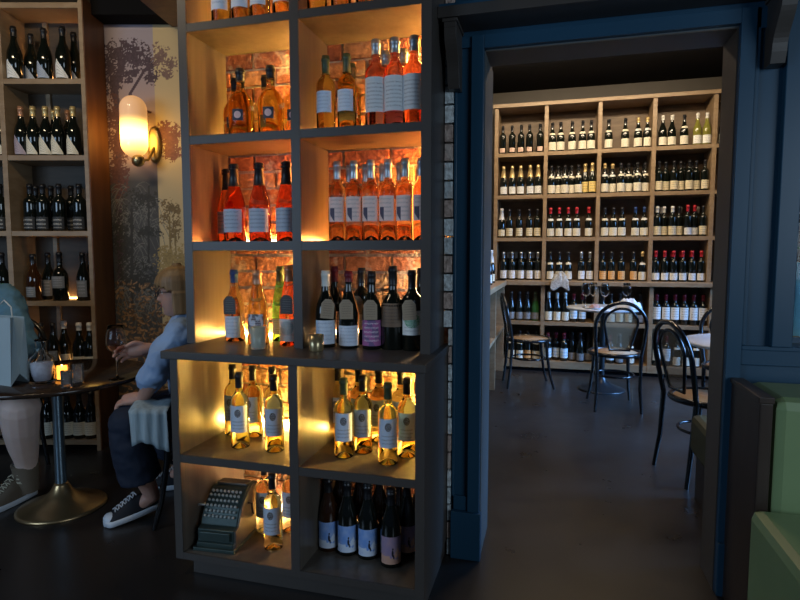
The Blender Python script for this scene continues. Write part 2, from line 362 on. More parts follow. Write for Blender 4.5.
# mural wall (square to the seating corner)
ax = bpy.data.objects.new('tmp', None)
MW = Matrix.Rotation(YAW, 4, 'Z')
def mural():
    u0, u1, z0, z1 = -1.93, -1.0, 0, 2.735; st = .0042
    nx, nz_ = int((u1 - u0) / st), int((z1 - z0) / st)
    U, Z = np.meshgrid(u0 + np.arange(nx + 1) * st, z0 + np.arange(nz_ + 1) * st)
    rs = np.random.RandomState(5)
    def smooth_noise(f):
        g = rs.rand(int((z1 - z0) * f) + 3, int((u1 - u0) * f) + 3)
        y = (Z - z0) * f; x = (U - u0) * f; yi = y.astype(int); xi = x.astype(int); fy = y - yi; fx = x - xi
        return (g[yi, xi] * (1 - fy) * (1 - fx) + g[yi + 1, xi] * fy * (1 - fx) + g[yi, xi + 1] * (1 - fy) * fx + g[yi + 1, xi + 1] * fy * fx)
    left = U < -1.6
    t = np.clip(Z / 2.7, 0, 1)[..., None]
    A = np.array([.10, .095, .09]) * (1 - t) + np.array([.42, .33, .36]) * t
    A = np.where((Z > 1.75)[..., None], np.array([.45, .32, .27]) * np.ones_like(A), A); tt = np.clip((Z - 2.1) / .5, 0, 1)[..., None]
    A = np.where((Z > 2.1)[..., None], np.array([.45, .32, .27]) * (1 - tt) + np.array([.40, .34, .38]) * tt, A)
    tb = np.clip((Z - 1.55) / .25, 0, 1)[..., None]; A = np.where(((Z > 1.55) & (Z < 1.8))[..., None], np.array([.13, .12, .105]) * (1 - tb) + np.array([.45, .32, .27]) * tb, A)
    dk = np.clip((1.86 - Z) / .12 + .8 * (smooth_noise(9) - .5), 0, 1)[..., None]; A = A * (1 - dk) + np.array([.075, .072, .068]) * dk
    B = np.array([.62, .48, .26]) * np.ones_like(A)  # pale right strip: the stronger light on it is put into the wallpaper colour
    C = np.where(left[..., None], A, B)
    fine = smooth_noise(130); mid = smooth_noise(30); big = smooth_noise(6)
    def blot(cu, cz, ru, rz, colr, dens=.5, k=1):
        nonlocal C
        d = ((U - cu) / ru) ** 2 + ((Z - cz) / rz) ** 2
        m = (fine * .6 + mid * .4 > (1 - dens) + .25 * (d - .6)) & (d < 1.25)
        C = np.where(m[..., None], np.array(colr) * (.7 + .6 * fine[..., None]), C)
    def line(pts, wd, colr):
        nonlocal C
        for (a, b_), (c_, d_) in zip(pts[:-1], pts[1:]):
            L2 = (c_ - a) ** 2 + (d_ - b_) ** 2 + 1e-9
            tq = np.clip(((U - a) * (c_ - a) + (Z - b_) * (d_ - b_)) / L2, 0, 1)
            dd = np.hypot(U - a - tq * (c_ - a), Z - b_ - tq * (d_ - b_))
            C = np.where((dd < wd)[..., None], np.array(colr), C)
    pu = (.075, .045, .06)
    line([(-1.87, 1.0), (-1.86, 1.8), (-1.84, 2.1), (-1.86, 2.35), (-1.80, 2.5)], .02, pu)
    line([(-1.84, 2.1), (-1.76, 2.3), (-1.66, 2.45), (-1.55, 2.52)], .009, pu); line([(-1.86, 2.3), (-1.9, 2.5)], .008, pu)
    line([(-1.76, 2.3), (-1.7, 2.2), (-1.63, 2.18)], .006, pu)
    for q in [(-1.84, 2.52, .12, .12), (-1.74, 2.54, .12, .1), (-1.65, 2.5, .1, .09), (-1.88, 2.38, .07, .09), (-1.78, 2.42, .08, .05), (-1.62, 2.4, .05, .05)]: blot(*q, pu, .56)
    for q in [(-1.56, 2.54, .07, .08), (-1.5, 2.48, .06, .06), (-1.53, 2.42, .05, .03)]: blot(*q, (.2, .12, .1), .5)
    for q in [(-1.8, 2.2, .07, .07), (-1.7, 2.16, .06, .05), (-1.87, 2.08, .07, .2), (-1.86, 1.8, .07, .2)]: blot(*q, (.12, .05, .045), .55)
    for q in [(-1.53, 2.02, .1, .1), (-1.5, 1.93, .09, .07)]: blot(*q, (.2, .075, .05), .6)
    for k in range(75):   # grey palms and drooping grass in the dark lower scene
        cu = rs.uniform(-1.9, -1.62); cz = rs.uniform(.85, 1.7); g = rs.uniform(.10, .24); ln = rs.uniform(.05, .16); dr = rs.choice([-1, 1])
        b0 = rs.uniform(.2, 1.3)
        for q in range(3): line([(cu + dr * ln * x_ * (1 - .2 * q), cz + ln * (b0 * x_ * (1 - .25 * q) - (1.1 + .3 * q) * x_ * x_)) for x_ in (0, .25, .5, .75, 1)], .0019, (g, g * .95, g * .82))
    line([(-1.8, .9), (-1.78, 1.55)], .01, (.045, .04, .035)); line([(-1.68, 1.2), (-1.66, 1.7)], .007, (.045, .04, .035))
    for q in [(-1.72, 1.62, .12, .07), (-1.66, 1.4, .1, .04), (-1.85, 1.35, .08, .2), (-1.75, 1.1, .14, .12)]: blot(*q, (.04, .037, .03), .5)
    for q in [(-1.53, 1.52, .07, .1), (-1.5, 1.42, .05, .08)]: blot(*q, (.2, .13, .05), .5)
    line([(-1.53, 1.1), (-1.53, 1.5)], .006, (.25, .17, .06)); line([(-1.49, 1.1), (-1.5, 1.42)], .005, (.25, .17, .06))
    for q in [(-1.5, 1.2, .14, .12)]: blot(*q, (.36, .25, .09), .55)
    for k in range(620):
        cu, cz = rs.uniform(-1.92, -1.45), rs.uniform(.3, 1.06); a_ = rs.uniform(0, 3.14); l_ = rs.uniform(.01, .028)
        line([(cu, cz), (cu + l_ * math.cos(a_), cz + l_ * math.sin(a_))], rs.uniform(.003, .007), tuple(np.array((.5, .28, .13)) * rs.uniform(.15, 1)))
    mb = MB()
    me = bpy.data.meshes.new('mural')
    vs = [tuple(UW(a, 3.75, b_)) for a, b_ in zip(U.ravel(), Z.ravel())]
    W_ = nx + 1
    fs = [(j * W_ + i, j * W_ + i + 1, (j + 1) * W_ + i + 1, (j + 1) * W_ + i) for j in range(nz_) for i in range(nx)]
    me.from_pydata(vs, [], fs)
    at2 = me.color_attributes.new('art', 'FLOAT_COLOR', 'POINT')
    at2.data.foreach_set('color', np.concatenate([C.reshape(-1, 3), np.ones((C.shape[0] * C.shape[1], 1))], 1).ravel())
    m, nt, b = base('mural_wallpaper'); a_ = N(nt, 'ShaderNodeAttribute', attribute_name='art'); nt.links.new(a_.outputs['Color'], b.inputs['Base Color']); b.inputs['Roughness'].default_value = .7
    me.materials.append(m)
    return me
wm = MB()
wm.box(-5.2, -1.0, 3.752, 3.95, 0, CZ, M=MW); struct(wm.build('wall_seating', M['dark']))
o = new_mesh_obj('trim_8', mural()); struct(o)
# soffit above the mural
struct(MB().prism([tuple(UW(-2.0, 3.6)[:2]), tuple(UW(-1.0, 3.6)[:2]), tuple(UW(-1.0, 3.75)[:2]), tuple(UW(-2.0, 3.75)[:2])], 2.735, CZ, 'z').build('trim_9', M['dark']))
p1, p2 = (-2.42, 3.30), (-2.336, 2.854)
struct(MB().prism([p1, p2, (-2.12, 1.9), (-1.47, 1.9), (-1.47, 3.6)], 2.72, 2.80, 'z').build('beam_soffit', M['walnut']))
struct(MB().box(-1.16, -1.08, 2.305, 4.2, 0, CZ).build('wall_return', M['dark']))
# ------------------------------------------------------------------ display cabinet
CB = thing('display_cabinet', 'tall grey open cabinet of glowing pigeonholes full of bottles', 'cabinet', (0, 0, 0))
YU, YLo, YC = 1.98, 1.80, 2.258
ux = (-1.45, -1.412, -.968, -.931, -.462, -.425)
def part(name, *a, m='lining', bev=.0015, parent=CB): return MB().box(*a).build(name, M[m], parent, bev)
TOPZ = 2.62
M2 = [M['frame'], M['lining']]
def panel(name, x0, x1, y0, y1, z0, z1, ins):   # painted outside, lined inside: the front edge and outer face are paint
    b_ = MB().box(x0, x1, y0, y0 + .006, z0, z1, mi=0).box(x0, x1, y0 + .006, y1, z0, z1, mi=1 if ins else 0)
    return b_.build(name, M2, CB)
def side(name, x0, x1, y0, y1, z0, z1, outer):  # outer: -1 / +1 face painted
    b_ = MB(); t = .004
    b_.box(x0, x1, y0, y0 + .006, z0, z1)
    if outer > 0: b_.box(x1 - t, x1, y0 + .006, y1, z0, z1); b_.box(x0, x1 - t, y0 + .006, y1, z0, z1, mi=1)
    else: b_.box(x0, x0 + t, y0 + .006, y1, z0, z1); b_.box(x0 + t, x1, y0 + .006, y1, z0, z1, mi=1)
    return b_.build(name, M2, CB)
side('side_panel', ux[0], ux[1], YU, YC, .888, TOPZ, -1); side('side_panel', ux[4], ux[5], YU, YC, .888, TOPZ, 1)
side('side_panel', -1.398, -1.366, YLo, YC, .068, .858, -1); side('side_panel', -.437, -.405, YLo, YC, .068, .858, 1)
zb_u = [(2.125, 2.157), (1.690, 1.723), (1.268, 1.304)]
for z0, z1 in zb_u + [(TOPZ - .03, TOPZ)]:
    for x0, x1 in ((ux[1], ux[2]), (ux[3], ux[4])): panel('shelf_board', x0, x1, YU + .001, YC, z0, z1, True)
zs_ = [.888, 1.268, 1.304, 1.690, 1.723, 2.125, 2.157, TOPZ - .03]
panel('divider', ux[2], ux[3], YU, YC, .888, TOPZ - .03, True)
for z0, z1 in ((.455, .486), (.068, .095)):
    for x0, x1 in ((-1.366, -.905), (-.87, -.437)): panel('shelf_board', x0, x1, YLo + .001, YC, z0, z1, True)
panel('divider', -.905, -.87, YLo, YC, .068, .858, True)
part('countertop', -1.428, -.398, 1.785, YC, .858, .888, m='frame', bev=.003)
part('plinth', -1.345, -.412, 1.833, YC, 0, .068, m='frame')
part('crown', -1.47, -.405, YU - .02, YC, TOPZ, TOPZ + .05, m='frame', bev=.004)
def led(x0, x1, z, power, c):
    m = mat('led_glow', c, emit=c, es=power)
    ht = {2.157: .40, 1.723: .38, 1.304: .36, .888: .36, .486: .35, .095: .34}[z]
    MB().box(x1 - .008, x1 - .0005, 2.20, 2.21, z + .01, z + ht).build('led_strip', m, CB)
    MB().box(x0 + .03, x1 - .02, 2.246, 2.254, z + .001, z + .011).build('led_strip', m, CB)
OR, YE, WH = (1, .49, .105), (1, .55, .13), (1, .62, .28)
LEDK = 250
for (x0, x1, z, p_, c) in [(ux[1], ux[2], 2.157, .6, OR), (ux[3], ux[4], 2.157, .5, OR), (ux[1], ux[2], 1.723, 1.3, (1, .52, .1)), (ux[3], ux[4], 1.723, 1.0, OR),
        (ux[1], ux[2], 1.304, .8, (1, .32, .06)), (ux[3], ux[4], 1.304, 1.2, (1, .36, .07)), (ux[1], ux[2], .888, 1, YE), (ux[3], ux[4], .888, .5, WH),
        (-1.366, -.905, .486, 2.2, (1, .62, .13)), (-.87, -.437, .486, 2.3, (1, .62, .13)), (-1.366, -.905, .095, .75, WH), (-.87, -.437, .095, .06, WH)]:
    led(x0, x1, z, p_ * LEDK, c)
# ------------------------------------------------------------------ bottles
def prof_b(kind, r, h):
    n = .0145
    if kind == 'burg': P = [(.3, .004), (.9, 0), (1, .008), (1, .44), (.97, .50), (.84, .575), (.66, .64), (.5, .7), (.41, .76), (.37, .82), (.36, .93)]
    elif kind == 'bord': P = [(.3, .004), (.92, 0), (1, .008), (1, .60), (.97, .64), (.84, .68), (.6, .71), (.44, .74), (.39, .78), (.38, .93)]
    elif kind == 'champ': P = [(.3, .004), (.9, 0), (1, .01), (1, .42), (.95, .5), (.83, .58), (.68, .65), (.53, .72), (.42, .79), (.38, .85), (.36, .93)]
    elif kind == 'flute': P = [(.3, .004), (.92, 0), (1, .008), (1, .40), (.93, .5), (.8, .6), (.64, .7), (.5, .79), (.42, .86), (.4, .93)]
    elif kind == 'round': P = [(.3, .004), (.94, 0), (1, .01), (1.02, .36), (1.03, .44), (.97, .53), (.78, .6), (.52, .65), (.38, .69), (.33, .74), (.32, .93)]
    P = [(.45, .05), (.74, .012)] + P[1:]
    out = [(1e-5, h * .075)] + [(a * r, b_ * h) for a, b_ in P]
    e = out[-1][0]
    out += [(e * 1.14, h * .935), (e * 1.14, h * .965), (e, h * .97), (e, h), (1e-5, h)]
    return out
def rad_at(prof, z):
    for (r0, z0), (r1, z1) in zip(prof[:-1], prof[1:]):
        if z0 <= z <= z1 and z1 > z0: return r0 + (r1 - r0) * (z - z0) / (z1 - z0)
    return prof[-2][0]
def patch(name, prof, z0, z1, ha, m, tri=False, off=.0007, seg=16, rows=1):
    vs, fs, uvs = [], [], []
    for j in range(rows + 1):
        for i in range(seg + 1):
            q = i / seg; t = -PI / 2 + (q * 2 - 1) * ha
            v = j / rows; top = z1
            if tri: top = z0 + (z1 - z0) * (1 - .92 * max(0, (q - .25) / .75)) if q > .25 else z0 + (z1 - z0) * (.6 + 1.6 * q)
            z = z0 + (top - z0) * v; r = rad_at(prof, z) + off
            vs.append((r * math.cos(t), r * math.sin(t), z)); uvs.append((q, v))
    W_ = seg + 1
    for j in range(rows):
        for i in range(seg): fs.append((j * W_ + i, j * W_ + i + 1, (j + 1) * W_ + i + 1, (j + 1) * W_ + i))
    me = bpy.data.meshes.new(name); me.from_pydata(vs, [], fs); me.materials.append(m)
    ul = me.uv_layers.new(name='UV')
    for p in me.polygons:
        p.use_smooth = True
        for li in p.loop_indices: ul.data[li].uv = uvs[me.loops[li].vertex_index]
    return me
KINDS = {}
def kind(key, shape, r, h, glass, cap, capz, lab, lz=(.2, .52), ha=1.0, tri=False, collar=None, tagm=None, seg=20):
    KINDS[key] = dict(shape=shape, r=r, h=h, glass=glass, cap=cap, capz=capz, lab=lab, lz=lz, ha=ha, tri=tri, collar=collar, tagm=tagm, seg=seg, proto=None)
def bottle(key, label, loc, rz=None, group=None, scale=1.0):
    K = KINDS[key]
    if K['proto'] is None:
        root = bpy.data.objects.new('wine_bottle', None); col.objects.link(root); root.empty_display_size = .05
        pr = prof_b(K['shape'], K['r'], K['h']); h = K['h']; seg = K['seg']
        MB().lathe(pr, seg=seg).build('glass_body', M[K['glass']], root)
        n = rad_at(pr, h * .9) + .001
        zc = h * K['capz']
        cpf = [(rad_at(pr, zc) + .0012, zc), (max(n, rad_at(pr, zc + h * .04) + .001), zc + h * .04), (n, h * .925), (n * 1.13, h * .93), (n * 1.13, h * .968), (n, h * .973), (n, h + .0008), (1e-5, h + .0012)]
        if K['shape'] == 'champ': cpf = cpf[:3] + [(n * 1.2, h * .93), (n * 1.25, h * .95), (n * 1.0, h * .96), (n * 1.2, h * .985), (n * .95, h * 1.01), (1e-5, h * 1.015)]
        MB().lathe(cpf, seg=seg).build('foil_capsule', M[K['cap']], root)
        if K['lab']: new_mesh_obj('paper_label', patch('paper_label', pr, h * K['lz'][0], h * K['lz'][1], K['ha'], LB[K['lab']], K['tri'], rows=6 if K['shape'] == 'round' else 2), root)
        if K['collar']: new_mesh_obj('neck_label', patch('neck_label', pr, h * .56, h * .63, 1.0, LB[K['collar']], rows=3, off=.0012), root)
        if K['tagm']:
            y = -K['r'] - .006; zt = h * .64; b_ = MB()
            b_.prism([(-.026, zt - .075), (.026, zt - .075), (.026, zt - .018), (.012, zt), (-.012, zt), (-.026, zt - .018)], y, y + .0015, 'y')
            o = b_.build('hang_tag', LB[K['tagm']], root)
            ul = o.data.uv_layers.new(name='UV')
            for li, lp in enumerate(o.data.loops):
                v = o.data.vertices[lp.vertex_index].co; ul.data[li].uv = ((v.x + .026) / .052, (v.z - zt + .075) / .075)
            st = MB().tube([(0, y, zt - .008), (0, -rad_at(pr, h * .72) - .004, h * .72)], .0009, 6); st.build('string', M['cap_black'], root)
        K['proto'] = root; o = root; fresh = True
    else: o = copy_tree(K['proto'])
    o.location = loc; o.rotation_euler = (0, 0, random.uniform(-.18, .18) + YAW * .4 if rz is None else rz); o.scale = (scale,) * 3
    for k in ('label', 'category', 'group'):
        if k in o: del o[k]
    tag(o, label, 'bottle', group)
    return o
ORD = ['first', 'second', 'third', 'fourth', 'fifth', 'sixth', 'seventh', 'eighth', 'ninth', 'tenth', 'eleventh', 'twelfth']
# --- kinds in the cabinet
kind('amber', 'round', .05, .272, 'l_amber', 'cap_black', .82, 'badge', (.22, .38), .42, seg=28)
kind('orange_plain', 'bord', .036, .285, 'l_amber', 'cap_green', .76, 'plain', (.24, .52), 1.0, seg=28)
kind('pinkbig', 'bord', .041, .325, 'l_pink', 'cap_silver', .83, 'pale', (.17, .56), 1.15, seg=28)
kind('fizz', 'champ', .044, .312, 'l_red', 'cap_black', .72, 'bluegrey', (.12, .42), 1.1, seg=28)
kind('rose', 'bord', .034, .305, 'l_rose', 'cap_silver', .78, 'split', (.24, .55), 1.0, seg=28)
kind('blue_pale', 'bord', .038, .30, 'l_amber', 'cap_blue', .8, 'plain', (.2, .62), 1.1, seg=28)
kind('gold_lower', 'bord', .0365, .30, 'l_yellow', 'cap_black', .80, 'crest', (.22, .58), 1.05, seg=28)
kind('gold_lower2', 'bord', .0365, .30, 'l_yellow', 'cap_green', .80, 'crest', (.22, .58), 1.05, seg=28)
kind('pinkblue', 'burg', .041, .30, 'l_orange', 'cap_blue', .82, 'plain', (.06, .36), .95, tagm='tagdark', seg=28)
kind('goldtall', 'flute', .042, .30, 'l_amber', 'cap_copper', .82, 'blackwhite', (.16, .42), .8, seg=28)
kind('greenflute', 'flute', .037, .315, 'l_greenglass', 'cap_green', .8, 'cream', (.1, .3), .8, seg=28)
kind('redrose', 'flute', .042, .32, 'l_red', 'cap_copper', .8, 'redart', (.06, .34), 1.0, tagm='tagdark', seg=28)
kind('whitecap', 'burg', .041, .30, 'g_dark', 'cap_white', .80, 'plain', (.05, .36), 1.1, tagm='tag', seg=28)
kind('redcap', 'burg', .040, .30, 'g_dark', 'cap_crimson', .86, 'plain', (.04, .30), 1.2, tagm='tag', seg=28)
kind('redcap_plain', 'burg', .038, .315, 'g_dark', 'cap_crimson', .8, 'pinkish', (.15, .42), .9, seg=28)
kind('purple', 'burg', .038, .30, 'g_dark', 'cap_black', .86, 'purple', (.05, .38), 1.2, tagm='tag', seg=28)
kind('dark_tag', 'bord', .038, .31, 'g_dark', 'cap_black', .8, 'cream', (.2, .4), .7, tagm='tag', seg=28)
kind('stout', 'round', .047, .32, 'g_dark', 'cap_black', .78, 'brown', (.28, .56), 1.1, seg=28)
kind('leafy', 'bord', .038, .305, 'g_dark', 'cap_black', .78, 'picture', (.2, .5), 1.2, tagm='tag', seg=28)
kind('skyart', 'champ', .0405, .288, 'g_dark', 'cap_black', .8, 'art', (.06, .42), 1.05, seg=28)
kind('skyart_brown', 'champ', .0405, .288, 'g_amberdark', 'cap_black', .8, 'art', (.06, .42), 1.05, seg=28)
kind('sunart', 'champ', .0405, .288, 'g_dark', 'cap_black', .8, 'sunart', (.06, .42), 1.05, seg=28)
kind('darkrear', 'champ', .039, .29, 'g_amberdark', 'cap_black', .8, None, seg=28)
def cab(key, px, Y, z, label, group, rz=None):
    o = bottle(key, label, (atX(px, Y, z + .1), Y, z), rz, group); q = random.uniform(-.09, .09)
    for ch in o.children:
        if ch.name.startswith(('hang_tag', 'string')): ch.rotation_euler = (0, q, 0)
    return o
Z1, Z2, Z3, ZC, Z4, Z5 = 2.157, 1.723, 1.304, .888, .486, .095
cab('gold_lower', 205, 2.17, Z1, 'golden bottle at the seating side of the topmost cut-off pigeonhole', 'topmost bottles')
for i, px in enumerate((221, 241, 260, 283)): cab('blue_pale', px, 2.06, Z1, 'pale blue labelled bottle, %s from the seating side, topmost pigeonhole' % ORD[i], 'topmost bottles')
for i, px in enumerate((317, 341, 366)): cab('blue_pale', px, 2.06, Z1, 'pale blue labelled bottle, %s from the divider, topmost doorway-side pigeonhole' % ORD[i], 'topmost bottles')
g = 'amber bottles with round badges'
cab('amber', 241, 2.07, Z2, 'amber bottle with round badge, front of the pair beside the sconce side', g, .25)
cab('amber', 271, 2.07, Z2, 'amber bottle with round badge, front of the pair beside the divider', g, .25)
cab('amber', 236, 2.175, Z2, 'amber bottle behind the badge bottle at the sconce side', g)
cab('amber', 266, 2.175, Z2, 'amber bottle behind the badge bottle beside the divider', g)
cab('amber', 295, 2.13, Z2, 'amber bottle cut off by the divider in the amber pigeonhole', g)
g = 'orange wine bottles beside pink ones'
cab('orange_plain', 326, 2.06, Z2, 'orange bottle with pale blue label, green capsule, next to the divider', g)
cab('orange_plain', 347, 2.06, Z2, 'orange bottle with pale blue label standing next to the tall pink bottles', g)
cab('orange_plain', 352, 2.17, Z2, 'orange bottle half hidden behind two pale blue labelled ones', g)
g = 'tall pink bottles with big pale labels'
for i, (px, nm) in enumerate(((376, 'next to the orange bottles'), (395, 'in the middle of three'), (414, 'next to the doorway-side frame'))): cab('pinkbig', px, 2.06, Z2, 'tall pink bottle with large scripted label, ' + nm, g)
for i, px in enumerate((386, 404)): cab('pinkbig', px, 2.18, Z2, ('tall pink bottle in the rear row behind the first two large labels', 'tall pink bottle in the rear row nearest the frame')[i].replace('nearest', 'close to'), g)
g = 'black foiled red sparkling bottles'
for px, nm in ((235, 'nearest the mural'.replace('nearest', 'on the side toward')), (260, 'middle of the trio'), (287, 'beside the divider')): cab('fizz', px, 2.06, Z3, 'red sparkling bottle with black foil, ' + nm, g)
cab('fizz', 228, 2.17, Z3, 'red sparkling bottle half hidden behind the trio', g)
g = 'slim rose bottles with silver capsules'
for i, px in enumerate((337.5, 354, 371, 388, 405, 421)): cab('rose', px, 2.06, Z3, 'slim rose bottle with silver capsule, %s from the divider' % ORD[i], g)
for i, px in enumerate((350, 366, 383, 400)): cab('rose', px, 2.16, Z3, 'rear-row slim rose bottle, %s from the divider' % ORD[i], g)
g = 'mixed bottles on the counter'
cab('pinkblue', 235, 2.09, ZC, 'orange-pink bottle with blue capsule and charcoal tag', g, .1)
cab('goldtall', 258, 2.03, ZC, 'golden bottle with patterned label behind the small tumbler', g, .2)
cab('greenflute', 281, 2.15, ZC, 'green bottle standing behind the red rose bottle', g)
cab('redrose', 290, 2.05, ZC, 'coral-red bottle with charcoal tag beside the divider', g, .1)
cab('whitecap', 326, 2.05, ZC, 'dark bottle with white capsule and kraft tag', g, .25)
cab('redcap_plain', 335, 2.16, ZC, 'dark bottle with crimson capsule behind the white-capped one', g)
cab('redcap', 349, 2.05, ZC, 'dark bottle with crimson capsule, kraft tag and white label', g, .2)
cab('dark_tag', 362, 2.16, ZC, 'dark bottle with kraft tag behind the purple-labelled bottle', g)
cab('purple', 372, 2.05, ZC, 'dark bottle with purple label and kraft tag', g, .2)
cab('stout', 393, 2.07, ZC, 'stout black bottle with wide brown paper label', g, .2)
cab('leafy', 412, 2.06, ZC, 'dark bottle with green leaf picture on white label', g, .25)
cab('dark_tag', 421, 2.17, ZC, 'dark bottle tucked in the corner behind the leaf-label bottle', g)
g = 'golden bottles in the lower pigeonholes'
cab('gold_lower', 240, 1.945, Z4, 'golden bottle with crested label, front, on the seating side', g, .3)
cab('gold_lower', 274.5, 1.94, Z4, 'golden bottle with crested label, front, next to the lower divider', g, .3)
for px, nm in ((233.5, 'behind the front seating-side bottle'), (253.5, 'between the two front ones'), (273, 'behind the front divider-side bottle')): cab('gold_lower', px, 2.08, Z4, 'golden crested bottle standing ' + nm, g)
cab('gold_lower2', 344, 1.955, Z4, 'golden bottle, front row by the divider, bluish crested label', g, .3)
cab('gold_lower2', 388, 1.93, Z4, 'golden bottle, front row, standing furthest out over the dark bottles'.replace('furthest out', 'at the shelf edge'), g, .3)
cab('gold_lower', 363, 2.02, Z4, 'golden bottle in the middle row between the two front bottles', g, .2)
cab('gold_lower', 407, 2.02, Z4, 'golden bottle in the middle row against the frame', g, .2)
for px, nm in ((338, 'closest to the divider'), (359, 'second from the divider'), (379, 'third from the divider'), (401, 'fourth from the divider')): cab('gold_lower', px, 2.17, Z4, 'rear-row golden bottle, ' + nm, g)
g = 'golden bottles beside the cash register'
cab('gold_lower', 273, 1.93, Z5, 'golden bottle in front, beside the old cash register', g, .2)
cab('gold_lower', 265, 2.05, Z5, 'golden bottle standing between register and front golden bottle', g, .2)
cab('gold_lower', 291, 2.08, Z5, 'golden bottle half hidden by the divider near the register', g, .2)
g = 'dark bottles with sky picture labels'
cab('skyart_brown', 328.5, 1.985, Z5, 'brown bottle with blue sky label beside the bottom divider', g, .3)
cab('skyart', 347.5, 1.975, Z5, 'black bottle with blue sky label, second from the divider', g, .3)
cab('skyart', 368, 1.97, Z5, 'black bottle with blue sky label, third from the divider', g, .3)
cab('sunart', 391, 1.94, Z5, 'black bottle with dusky figure label, standing at the front', g, .3)
cab('sunart', 407, 2.035, Z5, 'black bottle with orange sunset label against the frame', g, .3)
for px, nm in ((340, 'by the divider'), (360, 'second along'), (380, 'third along'), (399, 'fourth along'), (419, 'in the corner')): cab('darkrear', px, 2.11, Z5, 'unlabelled dark bottle in the bottom rear row, ' + nm, g)
# --- kinds on the oak shelves
kind('b_small', 'bord', .038, .305, 'g_dark', 'cap_black', .8, 'pinkish', (.05, .2), .8, seg=14)
kind('b_cream', 'burg', .041, .31, 'g_dark', 'cap_black', .82, 'cream', (.05, .32), 1.2, collar='cream', seg=14)
kind('b_creamgold', 'burg', .041, .31, 'g_dark', 'cap_gold', .84, 'cream', (.05, .32), 1.2, collar='white', seg=14)
kind('b_creamwhite', 'burg', .041, .315, 'g_dark', 'cap_white', .84, 'cream', (.05, .3), 1.2, seg=14)
kind('b_olive', 'burg', .041, .32, 'g_olive', 'cap_white', .83, 'white', (.05, .3), 1.2, seg=14)
kind('b_champ', 'champ', .042, .32, 'g_dark', 'cap_gold', .62, 'white', (.06, .3), 1.0, seg=14)
kind('b_yellow', 'champ', .042, .32, 'g_dark', 'cap_gold', .74, 'yellow', (.06, .4), 1.2, seg=14)
kind('b_wchamp', 'champ', .042, .32, 'g_dark', 'cap_white', .62, 'ivory', (.06, .28), 1.0, seg=14)
kind('b_ivory', 'bord', .038, .31, 'g_dark', 'cap_black', .8, 'ivory', (.06, .34), 1.2, seg=14)
kind('b_red', 'burg', .040, .32, 'g_dark', 'cap_red', .8, 'cream', (.05, .3), 1.3, collar='white', seg=14)
kind('b_redbord', 'bord', .039, .32, 'g_dark', 'cap_red', .8, 'white', (.06, .28), 1.2, seg=14)
kind('b_bluecap', 'burg', .041, .31, 'g_dark', 'cap_blue', .82, 'cream', (.05, .3), 1.2, collar='white', seg=14)
kind('b_whitecap', 'bord', .039, .31, 'g_dark', 'cap_white', .8, 'ivory', (.06, .34), 1.3, seg=14)
kind('b_white', 'bord', .038, .31, 'g_dark', 'cap_silver', .78, 'white', (.06, .34), 1.1, seg=14)
kind('b_orange', 'bord', .038, .31, 'g_dark', 'cap_black', .8, 'orange', (.06, .34), 1.2, seg=14)
kind('b_grey', 'champ', .043, .31, 'g_dark', 'cap_black', .7, 'grey', (.06, .3), 1.1, seg=14)
kind('b_green', 'champ', .043, .31, 'g_green', 'cap_green', .7, 'grey', (.06, .3), 1.1, seg=14)
kind('b_blue', 'bord', .040, .30, 'g_dark', 'cap_crimson', .8, 'blue', (.12, .46), 1.2, seg=14)
kind('b_whitetop', 'burg', .041, .31, 'g_dark', 'cap_white', .8, 'cream', (.05, .34), 1.2, seg=14)
kind('b_bigwhite', 'bord', .041, .31, 'g_dark', 'cap_crimson', .8, 'white', (.18, .58), 1.3, seg=14)
kind('s_tri', 'burg', .044, .33, 'g_dark', 'cap_black', .82, 'white', (.03, .38), 1.0, tri=True, seg=16)
kind('s_trib', 'burg', .044, .32, 'g_dark', 'cap_black', .8, 'bluegrey', (.03, .36), 1.0, tri=True, seg=16)
kind('s_tric', 'burg', .042, .31, 'g_dark', 'cap_gold', .8, 'cream', (.03, .42), 1.0, tri=True, seg=16)
kind('s_trim', 'burg', .042, .31, 'g_dark', 'cap_copper', .8, 'mauve', (.03, .42), 1.0, tri=True, seg=16)
kind('s_script', 'bord', .041, .30, 'g_dark', 'cap_black', .8, 'script', (.04, .3), 1.2, seg=16)
kind('s_burgbrown', 'burg', .044, .30, 'g_amberdark', 'cap_black', .8, 'grey', (.08, .3), .8, seg=16)
kind('s_darklab', 'burg', .04, .31, 'g_dark', 'cap_black', .8, 'grey', (.08, .42), .9, seg=16)
kind('s_bigbord', 'round', .048, .315, 'g_dark', 'cap_black', .8, 'grey', (.26, .5), .9, seg=16)
kind('s_green', 'burg', .042, .31, 'g_dark', 'cap_black', .8, 'green', (.06, .36), 1.1, seg=16)
kind('s_cream', 'burg', .042, .31, 'g_dark', 'cap_black', .8, 'cream', (.08, .36), 1.2, seg=16)
kind('s_creamw', 'burg', .042, .31, 'g_dark', 'cap_white', .84, 'cream', (.04, .3), 1.2, seg=16)
DESC = dict(b_small='black bottle with small pinkish label', b_cream='dark cream-labelled bottle', b_creamgold='gold-foiled cream-labelled bottle', b_creamwhite='white-capped cream-labelled bottle', b_olive='olive green white-capped bottle',
  b_champ='gold-foiled sparkling bottle', b_yellow='yellow-labelled sparkling bottle', b_wchamp='white-foiled sparkling bottle', b_ivory='dark ivory-labelled bottle', b_red='red-capped bottle with neck badge', b_redbord='red-capped white-labelled bottle',
  b_bluecap='blue-capped cream-labelled bottle', b_whitecap='white-capped ivory-labelled bottle', b_white='dark white-labelled bottle', b_orange='dark orange-labelled bottle', b_grey='black grey-labelled bottle', b_green='green grey-labelled bottle',
  b_blue='dark blue-banded bottle', b_whitetop='white-capped bottle with cream label', b_bigwhite='dark bottle with large white label')
